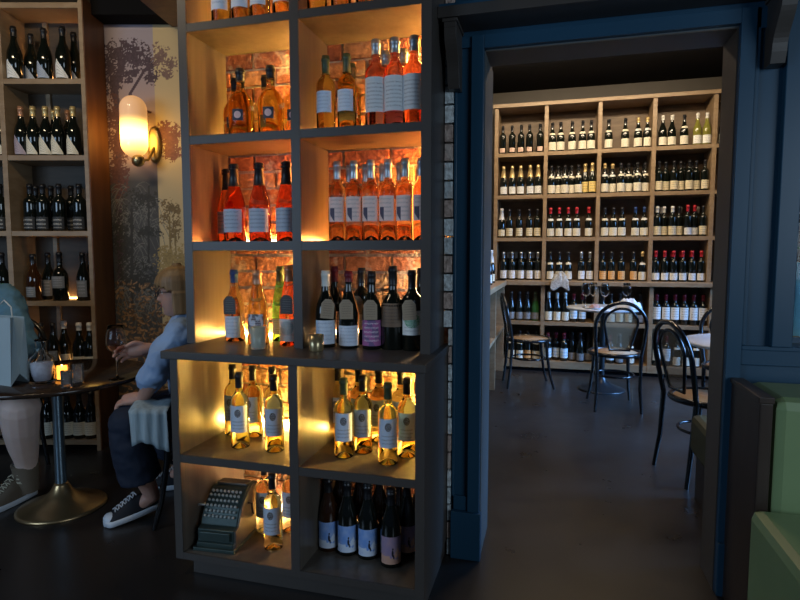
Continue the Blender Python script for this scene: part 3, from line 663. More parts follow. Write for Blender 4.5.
# ------------------------------------------------------------------ back room shelving
YS = 6.30
bays = [-.622, -.096, .447, .973, 1.528, 2.07]
bz = [2.838, 2.354, 1.90, 1.44, .974, .541, .115]
SH = thing('wine_shelving', 'oak wine shelving covering the far wall of the back room', 'shelving')
for i, x in enumerate(bays):
    part('upright', x - .02, x + .02, YS, 6.64, .974, 2.838, m='oak', parent=SH)
    part('upright', x - .02, x + .02, YS - .16, 6.64, .04, .93, m='oak', parent=SH)
for z in bz[1:4]: 
    for i in range(5): part('shelf_board', bays[i] + .02, bays[i + 1] - .02, YS + .002, 6.64, z - .04, z, m='oak', parent=SH)
for i in range(5): part('shelf_board', bays[i] + .02, bays[i + 1] - .02, YS - .158, 6.64, .501, .541, m='oak', parent=SH)
for i in range(5): part('shelf_board', bays[i] + .02, bays[i + 1] - .02, YS - .158, 6.64, .04, .115, m='oak', parent=SH)
part('top_board', -.66, 2.1, YS - .02, 6.64, 2.838, 2.876, m='oak', parent=SH)
part('counter_board', -.50, 2.1, YS - .19, 6.64, .93, .974, m='oak', parent=SH, bev=.003)
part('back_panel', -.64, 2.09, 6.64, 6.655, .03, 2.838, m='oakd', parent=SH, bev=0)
part('plinth', -.62, 2.09, YS - .13, 6.64, 0, .04, m='dark', parent=SH, bev=0)
rows = {
 0: [[(502, 'b_small'), (512, 'b_small'), (521, 'b_small'), (529.5, 'b_small'), (540, 'b_small')], [(551.5, 'b_cream'), (560.5, 'b_cream'), (572, 'b_cream'), (582.5, 'b_cream'), (591, 'b_cream')],
     [(608.5, 'b_cream'), (625, 'b_cream'), (640, 'b_creamgold'), (649, 'b_creamgold')], [(662.5, 'b_creamwhite'), (670.5, 'b_creamwhite'), (684, 'b_cream'), (698, 'b_olive'), (708, 'b_olive')], [(723, 'b_cream')]],
 1: [[(503.5, 'b_champ'), (512, 'b_champ'), (520.5, 'b_champ'), (530, 'b_champ'), (538, 'b_champ')], [(551, 'b_cream'), (557, 'b_cream'), (565, 'b_cream'), (571.5, 'b_cream'), (580, 'b_cream'), (588, 'b_yellow'), (595, 'b_yellow')],
     [(606, 'b_creamgold'), (614, 'b_creamgold'), (624, 'b_cream'), (632, 'b_cream'), (639, 'b_cream'), (648, 'b_cream')], [(661.5, 'b_ivory'), (670, 'b_ivory'), (679.5, 'b_ivory'), (688, 'b_ivory'), (694.5, 'b_ivory'), (703, 'b_ivory'), (711, 'b_ivory')], [(723, 'b_ivory')]],
 2: [[(501, 'b_wchamp'), (509, 'b_ivory'), (519, 'b_ivory'), (529, 'b_ivory'), (537, 'b_ivory')], [(550, 'b_red'), (559, 'b_red'), (568, 'b_red'), (576.5, 'b_red'), (588.5, 'b_red')],
     [(604.5, 'b_cream'), (613, 'b_cream'), (621.5, 'b_cream'), (635.5, 'b_bluecap'), (645, 'b_bluecap')], [(658, 'b_whitecap'), (665, 'b_whitecap'), (675, 'b_whitecap'), (684.5, 'b_ivory'), (692.5, 'b_redbord'), (701.5, 'b_redbord'), (710, 'b_ivory')], [(722, 'b_ivory')]],
 3: [[(503.5, 'b_white'), (512, 'b_white'), (521, 'b_white'), (529.5, 'b_white'), (537, 'b_white')], [(550, 'b_cream'), (559, 'b_cream'), (568, 'b_cream'), (581, 'b_white'), (590, 'b_white')],
     [(602.5, 'b_orange'), (611, 'b_orange'), (621, 'b_orange'), (633, 'b_orange'), (642, 'b_creamgold')], [(657, 'b_redbord'), (666, 'b_redbord'), (675, 'b_redbord'), (685.5, 'b_redbord'), (695.5, 'b_redbord'), (704, 'b_redbord')], [(720, 'b_cream')]],
 4: [[(511, 'b_grey'), (519, 'b_grey'), (527, 'b_grey'), (534.5, 'b_green')], [(547.5, 'b_whitetop'), (554.5, 'b_whitetop'), (562, 'b_whitetop'), (572, 'b_blue'), (581, 'b_blue')],
     [(601, 'b_grey'), (610, 'b_cream'), (619, 'b_ivory'), (628, 'b_ivory'), (640, 'b_grey')], [(655, 'b_bigwhite'), (664.5, 'b_bigwhite'), (674, 'b_bigwhite'), (682.5, 'b_bigwhite'), (691, 'b_bigwhite'), (699, 'b_bigwhite')], []],
 5: [[(511, 'b_cream'), (520, 'b_cream'), (529, 'b_orange'), (536, 'b_cream')], [(546, 'b_blue'), (554.5, 'b_blue'), (563, 'b_blue'), (571, 'b_grey'), (579, 'b_grey'), (588, 'b_grey')],
     [(600, 'b_grey'), (610, 'b_blue'), (619, 'b_grey'), (630, 'b_cream')], [(656, 'b_bigwhite'), (666, 'b_bigwhite'), (676, 'b_cream'), (686, 'b_cream'), (695, 'b_cream')], []]}
rowname = ['top', 'second', 'third', 'fourth', 'fifth', 'bottom']
bayname = ['corner bay', 'second bay', 'third bay', 'fourth bay', 'end bay']
for ri, bl in rows.items():
    for bi, items in enumerate(bl):
        z = bz[ri + 1]; Y0 = YS + .055 if ri < 4 else YS - .09
        n = len(items); lo, hi = bays[bi] + .063, bays[bi + 1] - .063
        gap = min(.086, (hi - lo) / max(1, n - 1)); xs = [atX(px, Y0, z + .1) for px, _ in items]
        for k in range(n): xs[k] = max(xs[k], lo if k == 0 else xs[k - 1] + gap)
        for k in range(n - 1, -1, -1): xs[k] = min(xs[k], hi if k == n - 1 else xs[k + 1] - gap)
        for k, (px, key) in enumerate(items):
            X = xs[k]; Y = Y0 + (.042 if gap < .085 and k % 2 else 0)
            lab = '%s, %s from the corner, %s, back-room %s shelf' % (DESC[key], ORD[k], bayname[bi], rowname[ri])
            if len(items) == 1: lab = '%s in the %s, back-room %s shelf' % (DESC[key], bayname[bi], rowname[ri])
            bottle(key, lab, (X, Y, z), None, 'bottles on the back-room %s shelf' % rowname[ri])
# rear rows half seen between the front bottles
for ri, bi, key, pxs in ((1, 1, 'b_cream', (554, 561, 568, 575)), (1, 3, 'b_ivory', (666, 675, 684, 692)), (3, 0, 'b_white', (508, 516, 525, 533)), (3, 3, 'b_redbord', (671, 680, 690)), (1, 2, 'b_cream', (610, 628, 636, 644)), (2, 3, 'b_whitecap', (661, 680, 697)), (5, 1, 'b_grey', (567, 575, 584))):
    for k, px in enumerate(pxs):
        z = bz[ri + 1]; Y = YS + .2 if ri < 4 else YS + .05; X = atX(px, Y, z + .1)
        X = min(max(X, bays[bi] + .066 + .091 * k), bays[bi + 1] - .066 - .091 * (len(pxs) - 1 - k))
        bottle(key, 'rear-row %s, %s from corner, %s, back-room %s shelf' % (DESC[key].replace(' with', ','), ORD[k], bayname[bi], rowname[ri]), (X, Y, z), None, 'bottles on the back-room %s shelf' % rowname[ri])
# side counter along the back room's near wall
SC = thing('side_counter', 'oak side counter along the back room wall behind the blue casing', 'counter')
part('counter_board', -.755, -.475, 3.2, YS - .193, .93, .974, m='oak', parent=SC, bev=.003)
for y in (3.22, 4.2, 5.15, 6.06): part('upright', -.755, -.495, y, y + .035, 0, .93, m='oak', parent=SC)
for k in range(3): part('shelf_board', -.755, -.497, (3.255, 4.235, 5.185)[k], (4.2, 5.15, 6.06)[k], .46, .49, m='oak', parent=SC)
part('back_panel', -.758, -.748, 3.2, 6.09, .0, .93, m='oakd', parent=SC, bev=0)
bottle('b_champ', 'gold-foiled sparkling bottle standing alone on the side counter', (-.575, 5.2, .974), None)
bottle('b_wchamp', 'white-foiled sparkling bottle on the side counter behind the gold-foiled one', (-.59, 5.6, .974), None)
# crumpled napkin at the counter edge
def crumple(name, cx, cy, z0, rx, ry, h, m, seed=1, n=26, edge=None):
    rg = np.random.RandomState(seed); mb = MB(); vs = []
    ph = rg.rand(6) * 6
    for j in range(n + 1):
        for i in range(n + 1):
            a, b_ = i / n * 2 - 1, j / n * 2 - 1; d = math.hypot(a, b_)
            fold = abs(math.sin(a * 5 + ph[0] + 2 * b_)) * .5 + abs(math.sin(b_ * 6 + ph[1] - 2.5 * a)) * .35 + abs(math.sin((a + b_) * 9 + ph[2])) * .15
            z = z0 + .003 + h * max(0, 1 - d ** 3) ** .7 * (.35 + .65 * fold) + .004 * fold
            x, y = cx + a * rx * (1 + .12 * math.sin(3 * b_ + ph[3])), cy + b_ * ry * (1 + .12 * math.sin(4 * a + ph[4]))
            if edge and y < edge: z = z0 + .004 - (edge - y) * 2.2; y = edge - .004 - .1 * (edge - y)
            vs.append((x, y, z))
    fs = [(j * (n + 1) + i, j * (n + 1) + i + 1, (j + 1) * (n + 1) + i + 1, (j + 1) * (n + 1) + i) for j in range(n) for i in range(n)]
    mb.add(vs, fs, True); o = mb.build(name, m); s_ = o.modifiers.new('s', 'SOLIDIFY'); s_.thickness = .003; s_.offset = 1
    return o
M['napkin'] = mat('napkin_cloth', (.4, .39, .36), .8, var=.9, scale=60)
nap = crumple('paper_wrap', .075, YS - .155, .974, .085, .075, .10, M['napkin'], 4, edge=YS - .193)
tag(nap, 'crumpled pale printed wrap on the oak counter of the back room', 'paper wrap')
# ------------------------------------------------------------------ bistro chairs
M['cane'] = None
def cane_mat():
    m, nt, b = base('woven_cane'); L = nt.links.new
    tc = N(nt, 'ShaderNodeTexCoord'); mp = N(nt, 'ShaderNodeMapping'); mp.inputs['Scale'].default_value = (95, 95, 95); L(tc.outputs['Object'], mp.inputs[0])
    sp_ = N(nt, 'ShaderNodeSeparateXYZ'); L(mp.outputs[0], sp_.inputs[0])
    def sine(o):
        n = N(nt, 'ShaderNodeMath', operation='MULTIPLY'); n.inputs[1].default_value = 6.283 * .9; L(o, n.inputs[0])
        s_ = N(nt, 'ShaderNodeMath', operation='SINE'); L(n.outputs[0], s_.inputs[0]); return s_.outputs[0]
    ad = N(nt, 'ShaderNodeMath', operation='ADD'); L(sp_.outputs[1], ad.inputs[0]); L(sp_.outputs[2], ad.inputs[1])
    mu = N(nt, 'ShaderNodeMath', operation='MULTIPLY'); L(sine(sp_.outputs[0]), mu.inputs[0]); L(sine(ad.outputs[0]), mu.inputs[1])
    gt = N(nt, 'ShaderNodeMath', operation='LESS_THAN'); gt.inputs[1].default_value = .02; L(mu.outputs[0], gt.inputs[0])
    L(gt.outputs[0], b.inputs['Alpha']); b.inputs['Base Color'].default_value = (.42, .28, .16, 1); b.inputs['Roughness'].default_value = .6
    return m
M['cane'] = cane_mat(); M['seatcane'] = mat('cane_seat', (.34, .23, .14), .5, var=.25, scale=60)
def make_chair():     # faces +Y; origin on the floor under the seat
    root = bpy.data.objects.new('bistro_chair', None); col.objects.link(root)
    sh_, bk = .45, M['black']
    ring = [(.2 * math.cos(t) * .98, .2 * math.sin(t), sh_) for t in [2 * PI * k / 32 for k in range(32)]]
    MB().tube(ring, .016, 10, closed=True, flat=1.1).build('seat_ring', bk, root)
    MB().lathe([(1e-5, sh_ - .004), (.186, sh_ - .004), (.186, sh_ + .006), (1e-5, sh_ + .012)], seg=32).build('seat', M['seatcane'], root)
    ring2 = [(.155 * math.cos(t), .155 * math.sin(t), .27) for t in [2 * PI * k / 28 for k in range(28)]]
    MB().tube(ring2, .009, 8, closed=True).build('leg_brace', bk, root)
    for s in (-1, 1):
        MB().tube([(s * .135, .14, .45), (s * .142, .152, .3), (s * .155, .18, .12), (s * .175, .215, 0)], [.015, .014, .012, .011]).build('leg', bk, root)
    outer = []
    for s, rng_ in ((-1, 0), (1, 1)):
        MB().tube([(s * .175, -.215, 0), (s * .163, -.19, .2), (s * .168, -.175, .45)], [.011, .013, .015]).build('leg', bk, root)
    # hoop back
    def hoop(hw, zb, zt, wb, y0, y1, n=24):
        P = []
        for i in range(n + 1):
            t = PI * i / n; x = -hw * math.cos(t); z = zt - hw * 1.0 + hw * 1.0 * math.sin(t); P.append((x, z))
        P = [(-wb, zb), (-(wb * .5 + hw * .5) * 1.02, zb + (zt - hw - zb) * .5)] + P + [((wb * .5 + hw * .5) * 1.02, zb + (zt - hw - zb) * .5), (wb, zb)]
        return [(x, y0 + (y1 - y0) * ((z - .45) / .42), z) for x, z in P]
    MB().tube(hoop(.19, .45, .88, .168, -.175, -.255), .0145).build('back_hoop', bk, root)
    inner = hoop(.125, .50, .835, .075, -.182, -.252)
    MB().tube(inner, .010, closed=True).build('inner_hoop', bk, root)
    c = Vector((0, sum(p[1] for p in inner) / len(inner), sum(p[2] for p in inner) / len(inner)))
    n = len(inner)
    MB().add([Vector(p) for p in inner] + [c], [(i, (i + 1) % n, n) for i in range(n)]).build('cane_back', M['cane'], root)
    return root
ch0 = make_chair()
def chair(x, y, rz, label, first=[True], s=1):
    o = ch0 if first[0] else copy_tree(ch0); first[0] = False
    o.location = (x, y, 0); o.rotation_euler = (0, 0, rz); o.scale = (s, s, s)
    return tag(o, label, 'chair', 'black bistro chairs')
chair(.505, 4.87, math.radians(5), 'black bistro chair seen from behind, tucked against the back-room table with glasses')
chair(-.21, 5.46, math.radians(-78), 'black bistro chair in profile beside the oak side counter')
chair(.865, 3.44, math.radians(-72), 'black bistro chair closest to the doorway, turned toward the pale table')
chair(1.27, 4.44, math.radians(176), 'black bistro chair on the far side of the pale table, mostly behind the casing')
# ------------------------------------------------------------------ tables
M['iron'] = mat('table_iron', (.03, .035, .04), .35, metal=.6)
M['tabletop'] = wood('dark_table_top', (.018, .011, .008), (.035, .02, .013), (1, 8, 1), .16)
M['pale'] = mat('pale_marble', (.55, .58, .62), .25, var=.08, scale=4)
M['bronze'] = mat('bronze_base', (.5, .34, .17), .3, metal=.9, var=.2)
M['steel'] = mat('blued_steel', (.22, .3, .36), .28, metal=.9)
def ped_table(name, label, x, y, z, r, top, base_m, pole_m, br=.2, group=None):
    t = thing(name, label, 'table', (x, y, 0), 0, group)
    MB().lathe([(1e-5, z - .022), (r - .012, z - .022), (r, z - .014), (r, z - .004), (r - .004, z), (1e-5, z)], seg=56).build('table_top', top, t)
    MB().lathe([(1e-5, z - .05), (.1, z - .045), (.1, z - .022), (1e-5, z - .022)], seg=24).build('mount_plate', pole_m, t)
    MB().lathe([(.024, .09), (.026, .12), (.024, z * .6), (.026, z - .05)], seg=20).build('pole', pole_m, t)
    MB().lathe([(1e-5, 0), (br, 0), (br, .008), (br * .93, .016), (br * .7, .03), (br * .42, .055), (br * .25, .085), (br * .17, .115), (br * .15, .125), (1e-5, .125)], seg=44).build('base', base_m, t)
    return t
ped_table('bar_table', 'round dark table with bronze bell base between the two seated people', -2.335, 2.165, .668, .42, M['tabletop'], M['bronze'], M['steel'])
ped_table('dining_table', 'round back-room table carrying wine glasses and folded cloths', .46, 5.46, .77, .33, M['pale'], M['iron'], M['iron'], .21)
ped_table('side_table', 'pale round table half hidden behind the doorway casing', 1.16, 3.72, .735, .38, M['pale'], M['iron'], M['iron'], .2)
wine = liquid('pale_pink_wine', (.95, .55, .42))
def wine_glass(x, y, z, label, sc_=1, fill=True, group='stemmed wine glasses'):
    t = thing('wine_glass', label, 'glass', (x, y, z), 0, group); t.scale = (sc_,) * 3
    o_ = [(1e-5, 0), (.036, 0), (.036, .0015), (.02, .004), (.006, .008), (.0038, .02), (.0038, .10), (.006, .108), (.02, .116), (.036, .135), (.043, .16), (.042, .18), (.036, .21), (.031, .235)]
    i_ = [(.0298, .235), (.0348, .21), (.0408, .18), (.0418, .16), (.0348, .1365), (.019, .118), (1e-5, .111)]
    MB().lathe(o_ + i_, seg=24).build('bowl_and_stem', M['glass'], t)
    if fill: MB().lathe([(1e-5, .1118), (.0185, .1188), (.034, .1372), (.0385, .148), (1e-5, .148)], seg=24).build('wine', wine, t)
    return t
M['thin'] = mat('thin_tumbler_glass', (.93, .96, 1), .04, trans=.96, ior=1.12)
p = UW(-1.33, 2.60); GLS = wine_glass(p.x, p.y, .668, 'wine glass held by the seated woman at the dark table', 1.08)
wine_glass(.30, 5.40, .77, 'wine glass at the counter-side rim of the back-room table, front one', .95, False)
wine_glass(.37, 5.50, .77, 'wine glass standing in the middle of the grouped back-room glasses', .95, False)
wine_glass(.46, 5.36, .77, 'wine glass nearest the hanging cloth on the back-room table'.replace('nearest', 'next to'), .95, False)
wine_glass(.66, 5.5, .77, 'wine glass standing apart on the back-room table, beside the white cloth', .95, False)
M['cloth'] = mat('white_cloth', (.6, .62, .65), .8, var=.1)
tag(crumple('napkin', .66, 5.33, .77, .1, .08, .09, M['cloth'], 9), 'white folded napkin heaped above the back chair hoop', 'napkin')
M['food'] = mat('pinkish_food', (.35, .2, .17), .7, var=.6, scale=60)
pt = thing('snack_plate', 'small plate of pinkish nibbles among the back-room glasses', 'plate', (.37, 5.27, .77))
MB().lathe([(1e-5, 0), (.05, 0), (.085, .012), (.083, .014), (.05, .004), (1e-5, .004)], seg=28).build('plate', M['cloth'], pt)
o = crumple('food', 0, 0, .006, .045, .045, .03, M['food'], 11); o.parent = pt
# ------------------------------------------------------------------ wall shelving at the seating corner (local frame square to the mural)
WS = thing('wall_shelving', 'oak wall shelving behind the seated couple, holding dark bottles', 'shelving', (0, 0, 0), YAW)
ur, wf, wb_ = -1.912, 3.50, 3.742
lz = [2.766, 2.320, 1.862, 1.399, .962, .515, .07]
def wp(name, *a, m='oak', bev=.0015): return MB().box(*a).build(name, M[m], WS, bev)
MB().box(ur - .028, ur - .004, wf, wb_, 0, 2.80).box(ur - .0039, ur, wf + .004, wb_, 0, 2.80, mi=1).build('side_panel', [M['oak'], M['walnut']], WS)
for x in (-2.43, -2.95): wp('upright', x - .016, x + .016, wf, wb_, .04, 2.78)
for z in lz:
    for x0, x1 in ((-2.414, ur - .028), (-2.934, -2.446)): wp('shelf_board', x0, x1, wf + .002, wb_, z - .032, z)
wp('top_board', -2.98, ur - .004, wf - .01, wb_, 2.80, 2.83)
M['oakdd'] = wood('shaded_oak_back', (.05, .034, .02), (.075, .05, .03), (2, 2, 8), .55)  # oak back panel darkened: the shade inside the shelves is painted into its colour
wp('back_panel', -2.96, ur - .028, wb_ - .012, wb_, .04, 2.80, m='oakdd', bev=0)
for z0, z1 in ((.515, .93), (.962, 1.367), (1.862, 2.288), (2.32, 2.734)): wp('back_batten', -2.29, -2.262, wb_ - .03, wb_ - .012, z0 + .001, z1 - .001)
def wled(x0, x1, z, p_):
    m = mat('shelf_led_glow', (1, .5, .15), emit=(1, .5, .15), es=p_); MB().box(x0, x1, wb_ - .045, wb_ - .032, z + .001, z + .009).build('led_strip', m, WS)
wled(-2.25, -1.96, .962, 26); wled(-2.25, -1.96, .515, 26); wled(-2.40, -2.3, .515, 8); wled(-2.38, -1.96, .07, 8); wled(-2.2, -1.96, 2.32, 60)
LD = dict(s_tri='dark bottle with slanted white label', s_trib='dark bottle with slanted bluish label', s_tric='gold-capped bottle with slanted cream label', s_trim='copper-capped bottle with slanted mauve label', s_script='black bottle with pale script', s_burgbrown='brown bottle with small grey label',
   s_darklab='black bottle with charcoal label', s_bigbord='broad-shouldered black bottle', s_green='dark bottle with bright green label', s_cream='dark bottle with cream label', s_creamw='white-capped bottle with cream label')
LR = {1: [(15, 's_tri', 0), (32, 's_trib', 1), (45, 's_trib', 0), (63.5, 's_tri', 0), (75, 's_tri', 1)],
      2: [(22, 's_trim', 0), (34, 's_tric', 0), (46.5, 's_tric', 0), (58.5, 's_tric', 0), (74, 's_tric', 0), (55, 's_tric', 1), (69, 's_trim', 1)],
      3: [(31, 's_script', 0), (43.5, 's_script', 0), (60, 's_script', 0), (80, 's_script', 0), (37, 's_script', 1), (52, 's_script', 1), (72, 's_script', 1)],
      4: [(34, 's_burgbrown', 0), (49, 's_darklab', 1), (60.5, 's_bigbord', 0), (83.5, 's_darklab', 0), (91, 's_darklab', 1)],
      5: [(42, 's_darklab', 0), (54, 's_darklab', 0), (65, 's_creamw', 1), (80, 's_creamw', 0), (92, 's_creamw', 0)],
      6: [(48, 's_cream', 0), (60, 's_cream', 1), (68, 's_cream', 0), (80, 's_cream', 0), (91.5, 's_cream', 0), (102, 's_cream', 1)]}
rn = ['', 'top', 'second', 'third', 'fourth', 'fifth', 'bottom']
def wallbottle(px, key, rear, row, lab):
    z = lz[row]; wd = wf + (.055 if not rear else .145); u = atU(px, wd, z + .1)
    u = min(u, ur - .028 - .046)
    pp = UW(u, wd, z); bottle(key, lab, tuple(pp), YAW + random.uniform(-.15, .15), 'bottles on the %s wall shelf' % rn[row], .98)
for row, it in LR.items():
    f_ = [i for i in it if not i[2]]; b_ = [i for i in it if i[2]]
    for lst, wd_ in ((f_, 'front row'), (b_, 'rear row')):
        lst = sorted(lst, key=lambda q: -q[0])
        for k, (px, key, rear) in enumerate(lst):
            wallbottle(px, key, rear, row, '%s, %s from the mural, %s, %s wall shelf' % (LD[key], ORD[k], wd_, rn[row]))
for row, px, key in ((2, 2, 's_tric'), (3, 1, 's_script'), (4, 3, 's_green')):
    wallbottle(px, key, 0, row, '%s beyond the upright at the photo edge, %s wall shelf' % (LD[key], rn[row]))
# ------------------------------------------------------------------ sconce
M['brass'] = mat('aged_brass', (.55, .42, .2), .3, metal=.9)
SN = thing('wall_sconce', 'glowing capsule glass sconce with brass mount on the tree mural', 'lamp', tuple(UW(-1.645, 3.75, 2.0)), YAW)
MB().lathe([(1e-5, 0), (.045, 0), (.045, .012), (.038, .018), (1e-5, .018)], seg=28, M=Matrix.Translation((.035, 0, -.03)) @ Matrix.Diagonal((1, 1, 2.6, 1)) @ Matrix.Rotation(PI / 2, 4, 'X')).build('backplate', M['brass'], SN)
MB().tube([(.035, -.015, -.05), (.02, -.08, -.14), (.0, -.14, -.15)], .009).build('arm', M['brass'], SN)
MB().ball((-.008, -.155, -.155), .04).build('brass_ball', M['brass'], SN)
m, nt, b = base('opal_shade'); L = nt.links.new
tc = N(nt, 'ShaderNodeTexCoord'); vd = N(nt, 'ShaderNodeVectorMath', operation='DISTANCE'); vd.inputs[1].default_value = (0, 0, -.06); L(tc.outputs['Object'], vd.inputs[0])
mr = N(nt, 'ShaderNodeMapRange'); mr.inputs[1].default_value = .082; mr.inputs[2].default_value = .15; mr.inputs[3].default_value = 1; mr.inputs[4].default_value = 0; L(vd.outputs['Value'], mr.inputs[0])
cr = N(nt, 'ShaderNodeValToRGB'); cr.color_ramp.elements[0].color = (.62, .28, .09, 1); cr.color_ramp.elements[1].color = (1.0, .56, .10, 1); L(mr.outputs[0], cr.inputs[0])
pw = N(nt, 'ShaderNodeMath', operation='POWER'); pw.inputs[1].default_value = 2.5; L(mr.outputs[0], pw.inputs[0])
ml = N(nt, 'ShaderNodeMath', operation='MULTIPLY_ADD'); ml.inputs[1].default_value = 9; ml.inputs[2].default_value = .8; L(pw.outputs[0], ml.inputs[0])
L(cr.outputs[0], b.inputs['Emission Color']); L(ml.outputs[0], b.inputs['Emission Strength']); b.inputs['Base Color'].default_value = (.6, .5, .4, 1); b.inputs['Roughness'].default_value = .15
cprof = [(1e-5, -.195)] + [(.08 * math.sin(PI / 2 * i / 8), -.115 - .08 * math.cos(PI / 2 * i / 8)) for i in range(1, 9)] + [(.08 * math.cos(PI / 2 * i / 8), .105 + .08 * math.sin(PI / 2 * i / 8)) for i in range(0, 8)] + [(1e-5, .185)]
o = MB().lathe(cprof, seg=32).build('lamp_shade', m, SN); o.location = (-.03, -.15, .06)
# ------------------------------------------------------------------ cash register
CR = thing('cash_register', 'antique dark green cash register with rows of keys in the bottom pigeonhole', 'cash register', (-1.338, 1.835, Z5), math.radians(4))
M['reg'] = mat('register_green', (.035, .055, .05), .4, metal=.35, var=.3, scale=20); M['regside'] = mat('register_side', (.1, .095, .085), .45, metal=.4, var=.2)
pf = [(0, .012), (0, .028), (.01, .034), (.01, .075), (.03, .082), (.045, .10), (.055, .118)] + [(.055 + .12 * math.sin(q * PI / 2 / 8) ** 1.0, .118 + .092 * (1 - math.cos(q * PI / 2 / 8))) for q in range(1, 9)]
pf = [(0, .012), (0, .03), (.01, .034), (.01, .08), (.035, .088), (.045, .115), (.065, .15), (.095, .18), (.13, .20), (.17, .208), (.21, .205), (.235, .19), (.245, .16), (.25, .012)]
MB().prism(pf, .008, .162).build('register_body', M['reg'], CR, .003)
MB().prism([(a * .98 + .003, b_ * .98) for a, b_ in pf], .162, .170).build('side_plate', M['regside'], CR, .002)
MB().box(-.002, .174, -.012, .26, 0, .014).build('base_plate', M['reg'], CR, .002)
MB().box(.02, .15, -.001, .01, .04, .074).build('cash_drawer', M['reg'], CR, .003)
kb = MB()
slope = [(.045, .115), (.055, .1325), (.065, .15), (.08, .165), (.095, .18), (.1125, .19)]
for r0, (y, z) in enumerate(slope):
    for c in range(8):
        x = .025 + c * .0172
        Mx = Matrix.Translation((x, y - .004, z + .004)) @ Matrix.Rotation(math.radians(38), 4, 'X')
        kb.lathe([(1e-5, -.004), (.0035, -.004), (.0055, .004), (.0055, .006), (1e-5, .0065)], seg=10, M=Mx)
kb.build('keys', mat('pale_keys', (.42, .44, .42), .4), CR)
MB().box(.02, .15, .15, .2, .204, .213).build('display_hood', M['regside'], CR, .003)
MB().tube([(.17, .12, .15), (.186, .12, .15), (.19, .12, .11), (.197, .12, .108)], .004).build('crank', M['cap_black'], CR)
MB().tube([(.008, .07, .15), (-.006, .06, .155), (-.008, .05, .158)], .005).build('release_lever', M['cap_silver'], CR)
# glasses on the counter
def tumbler(name, label, loc, r, h, m, fill=None, fh=.6, group=None, cat='glass'):
    t = thing(name, label, cat, loc, 0, group)
    MB().lathe([(1e-5, 0), (r * .85, 0), (r * .9, .004), (r, h), (r - .002, h), (r * .85, .008), (1e-5, .008)], seg=28).build('glass_wall', m, t)
    if fill: MB().lathe([(1e-5, .0085), (r * .84, .0085), (r * .9, h * fh), (1e-5, h * fh)], seg=24).build('contents', fill, t)
    return t
M['mercury'] = mat('gold_mercury_glass', (.42, .33, .18), .25, metal=.7, var=.5, scale=60)
tumbler('tumbler', 'small clear ribbed tumbler in front of the golden counter bottle', (atX(258, 1.93, .93), 1.93, ZC), .031, .085, mat('ribbed_glass', (.75, .78, .66), .3, trans=.6))
tl = tumbler('tealight_holder', 'gold mercury-glass tealight holder below the divider on the counter', (atX(316, 1.94, .92), 1.94, ZC), .03, .062, M['mercury'], cat='candle holder')
MB().lathe([(1e-5, .008), (.02, .008), (.02, .03), (1e-5, .03)], seg=20).build('candle', M['cloth'], tl)
# ------------------------------------------------------------------ things on the bar table
TZ = .668
M['bag'] = mat('grey_blue_paper', (.33, .42, .46), .65, var=.06)
M['bagin'] = mat('bag_handle_cord', (.55, .58, .58), .7)
pb = UW(-1.725, 2.445, TZ)
BG = thing('paper_bag', 'grey-blue paper carrier bag standing on the dark round table', 'bag', tuple(pb), YAW + math.radians(-24))
bwid, bd, bh = .27, .085, .305
t_ = .0015
sidep = [(-bwid, 0, 0), (0, 0, 0), (0, bd, 0), (-bwid, bd, 0)]
bm_ = MB(); top = [(x, y, bh) for x, y, z in sidep]
nn = 4; mid = [(0, 0, 0), (-.012, bd / 2, bh), (0, bd, 0)]
vs = [(-bwid, 0, 0), (0, 0, 0), (-.004, bd / 2, .05), (0, bd, 0), (-bwid, bd, 0), (-bwid + .004, bd / 2, .05),
      (-bwid, .012, bh), (0, .012, bh), (-.028, bd / 2, bh), (0, bd - .012, bh), (-bwid, bd - .012, bh), (-bwid + .028, bd / 2, bh)]
bm_.add(vs, [(0, 1, 7, 6), (1, 2, 8, 7), (2, 3, 9, 8), (3, 4, 10, 9), (4, 5, 11, 10), (5, 0, 6, 11), (0, 5, 4, 3, 2, 1)])
o = bm_.build('bag_body', M['bag'], BG); s_ = o.modifiers.new('s', 'SOLIDIFY'); s_.thickness = .002
for yy in (.014, bd - .014):
    MB().tube([(-bwid * .7, yy, bh - .02), (-bwid * .68, yy, bh + .04), (-bwid * .5, yy, bh + .07), (-bwid * .32, yy, bh + .04), (-bwid * .3, yy, bh - .02)], .003).build('handle', M['bagin'], BG)
pc = UW(-1.632, 2.52, TZ)
CF = thing('water_carafe', 'clear glass carafe of water beside the paper bag', 'carafe', tuple(pc))
MB().lathe([(1e-5, 0), (.046, 0), (.05, .006), (.051, .10), (.047, .118), (.03, .132), (.022, .145), (.022, .19), (.027, .2), (.025, .2), (.02, .19), (.02, .145), (.028, .13), (.045, .115), (.0485, .1), (.0475, .014), (1e-5, .014)], seg=32).build('glass_body', M['glass'], CF)
MB().lathe([(1e-5, .015), (.044, .015), (.045, .095), (.03, .1), (1e-5, .1)], seg=32).build('iced_water', mat('iced_water', (.42, .43, .5), .2, var=.5, scale=40, coat=.5), CF)
pc = UW(-1.575, 2.575, TZ)
cdl = tumbler('votive_candle', 'lit amber votive candle between carafe and small glasses', tuple(pc), .033, .075, mat('amber_glass', (1, .8, .5), .25, trans=1, ior=1.12), cat='candle')
MB().lathe([(1e-5, .009), (.027, .009), (.027, .055), (1e-5, .05)], seg=20).build('wax', mat('glowing_wax', (.9, .5, .2), .5, emit=(1, .42, .08), es=4), cdl)
MB().lathe([(1e-5, .052), (.0045, .056), (.005, .061), (.002, .07), (1e-5, .074)], seg=12).build('flame', mat('flame', (1, .6, .2), emit=(1, .55, .15), es=45), cdl)
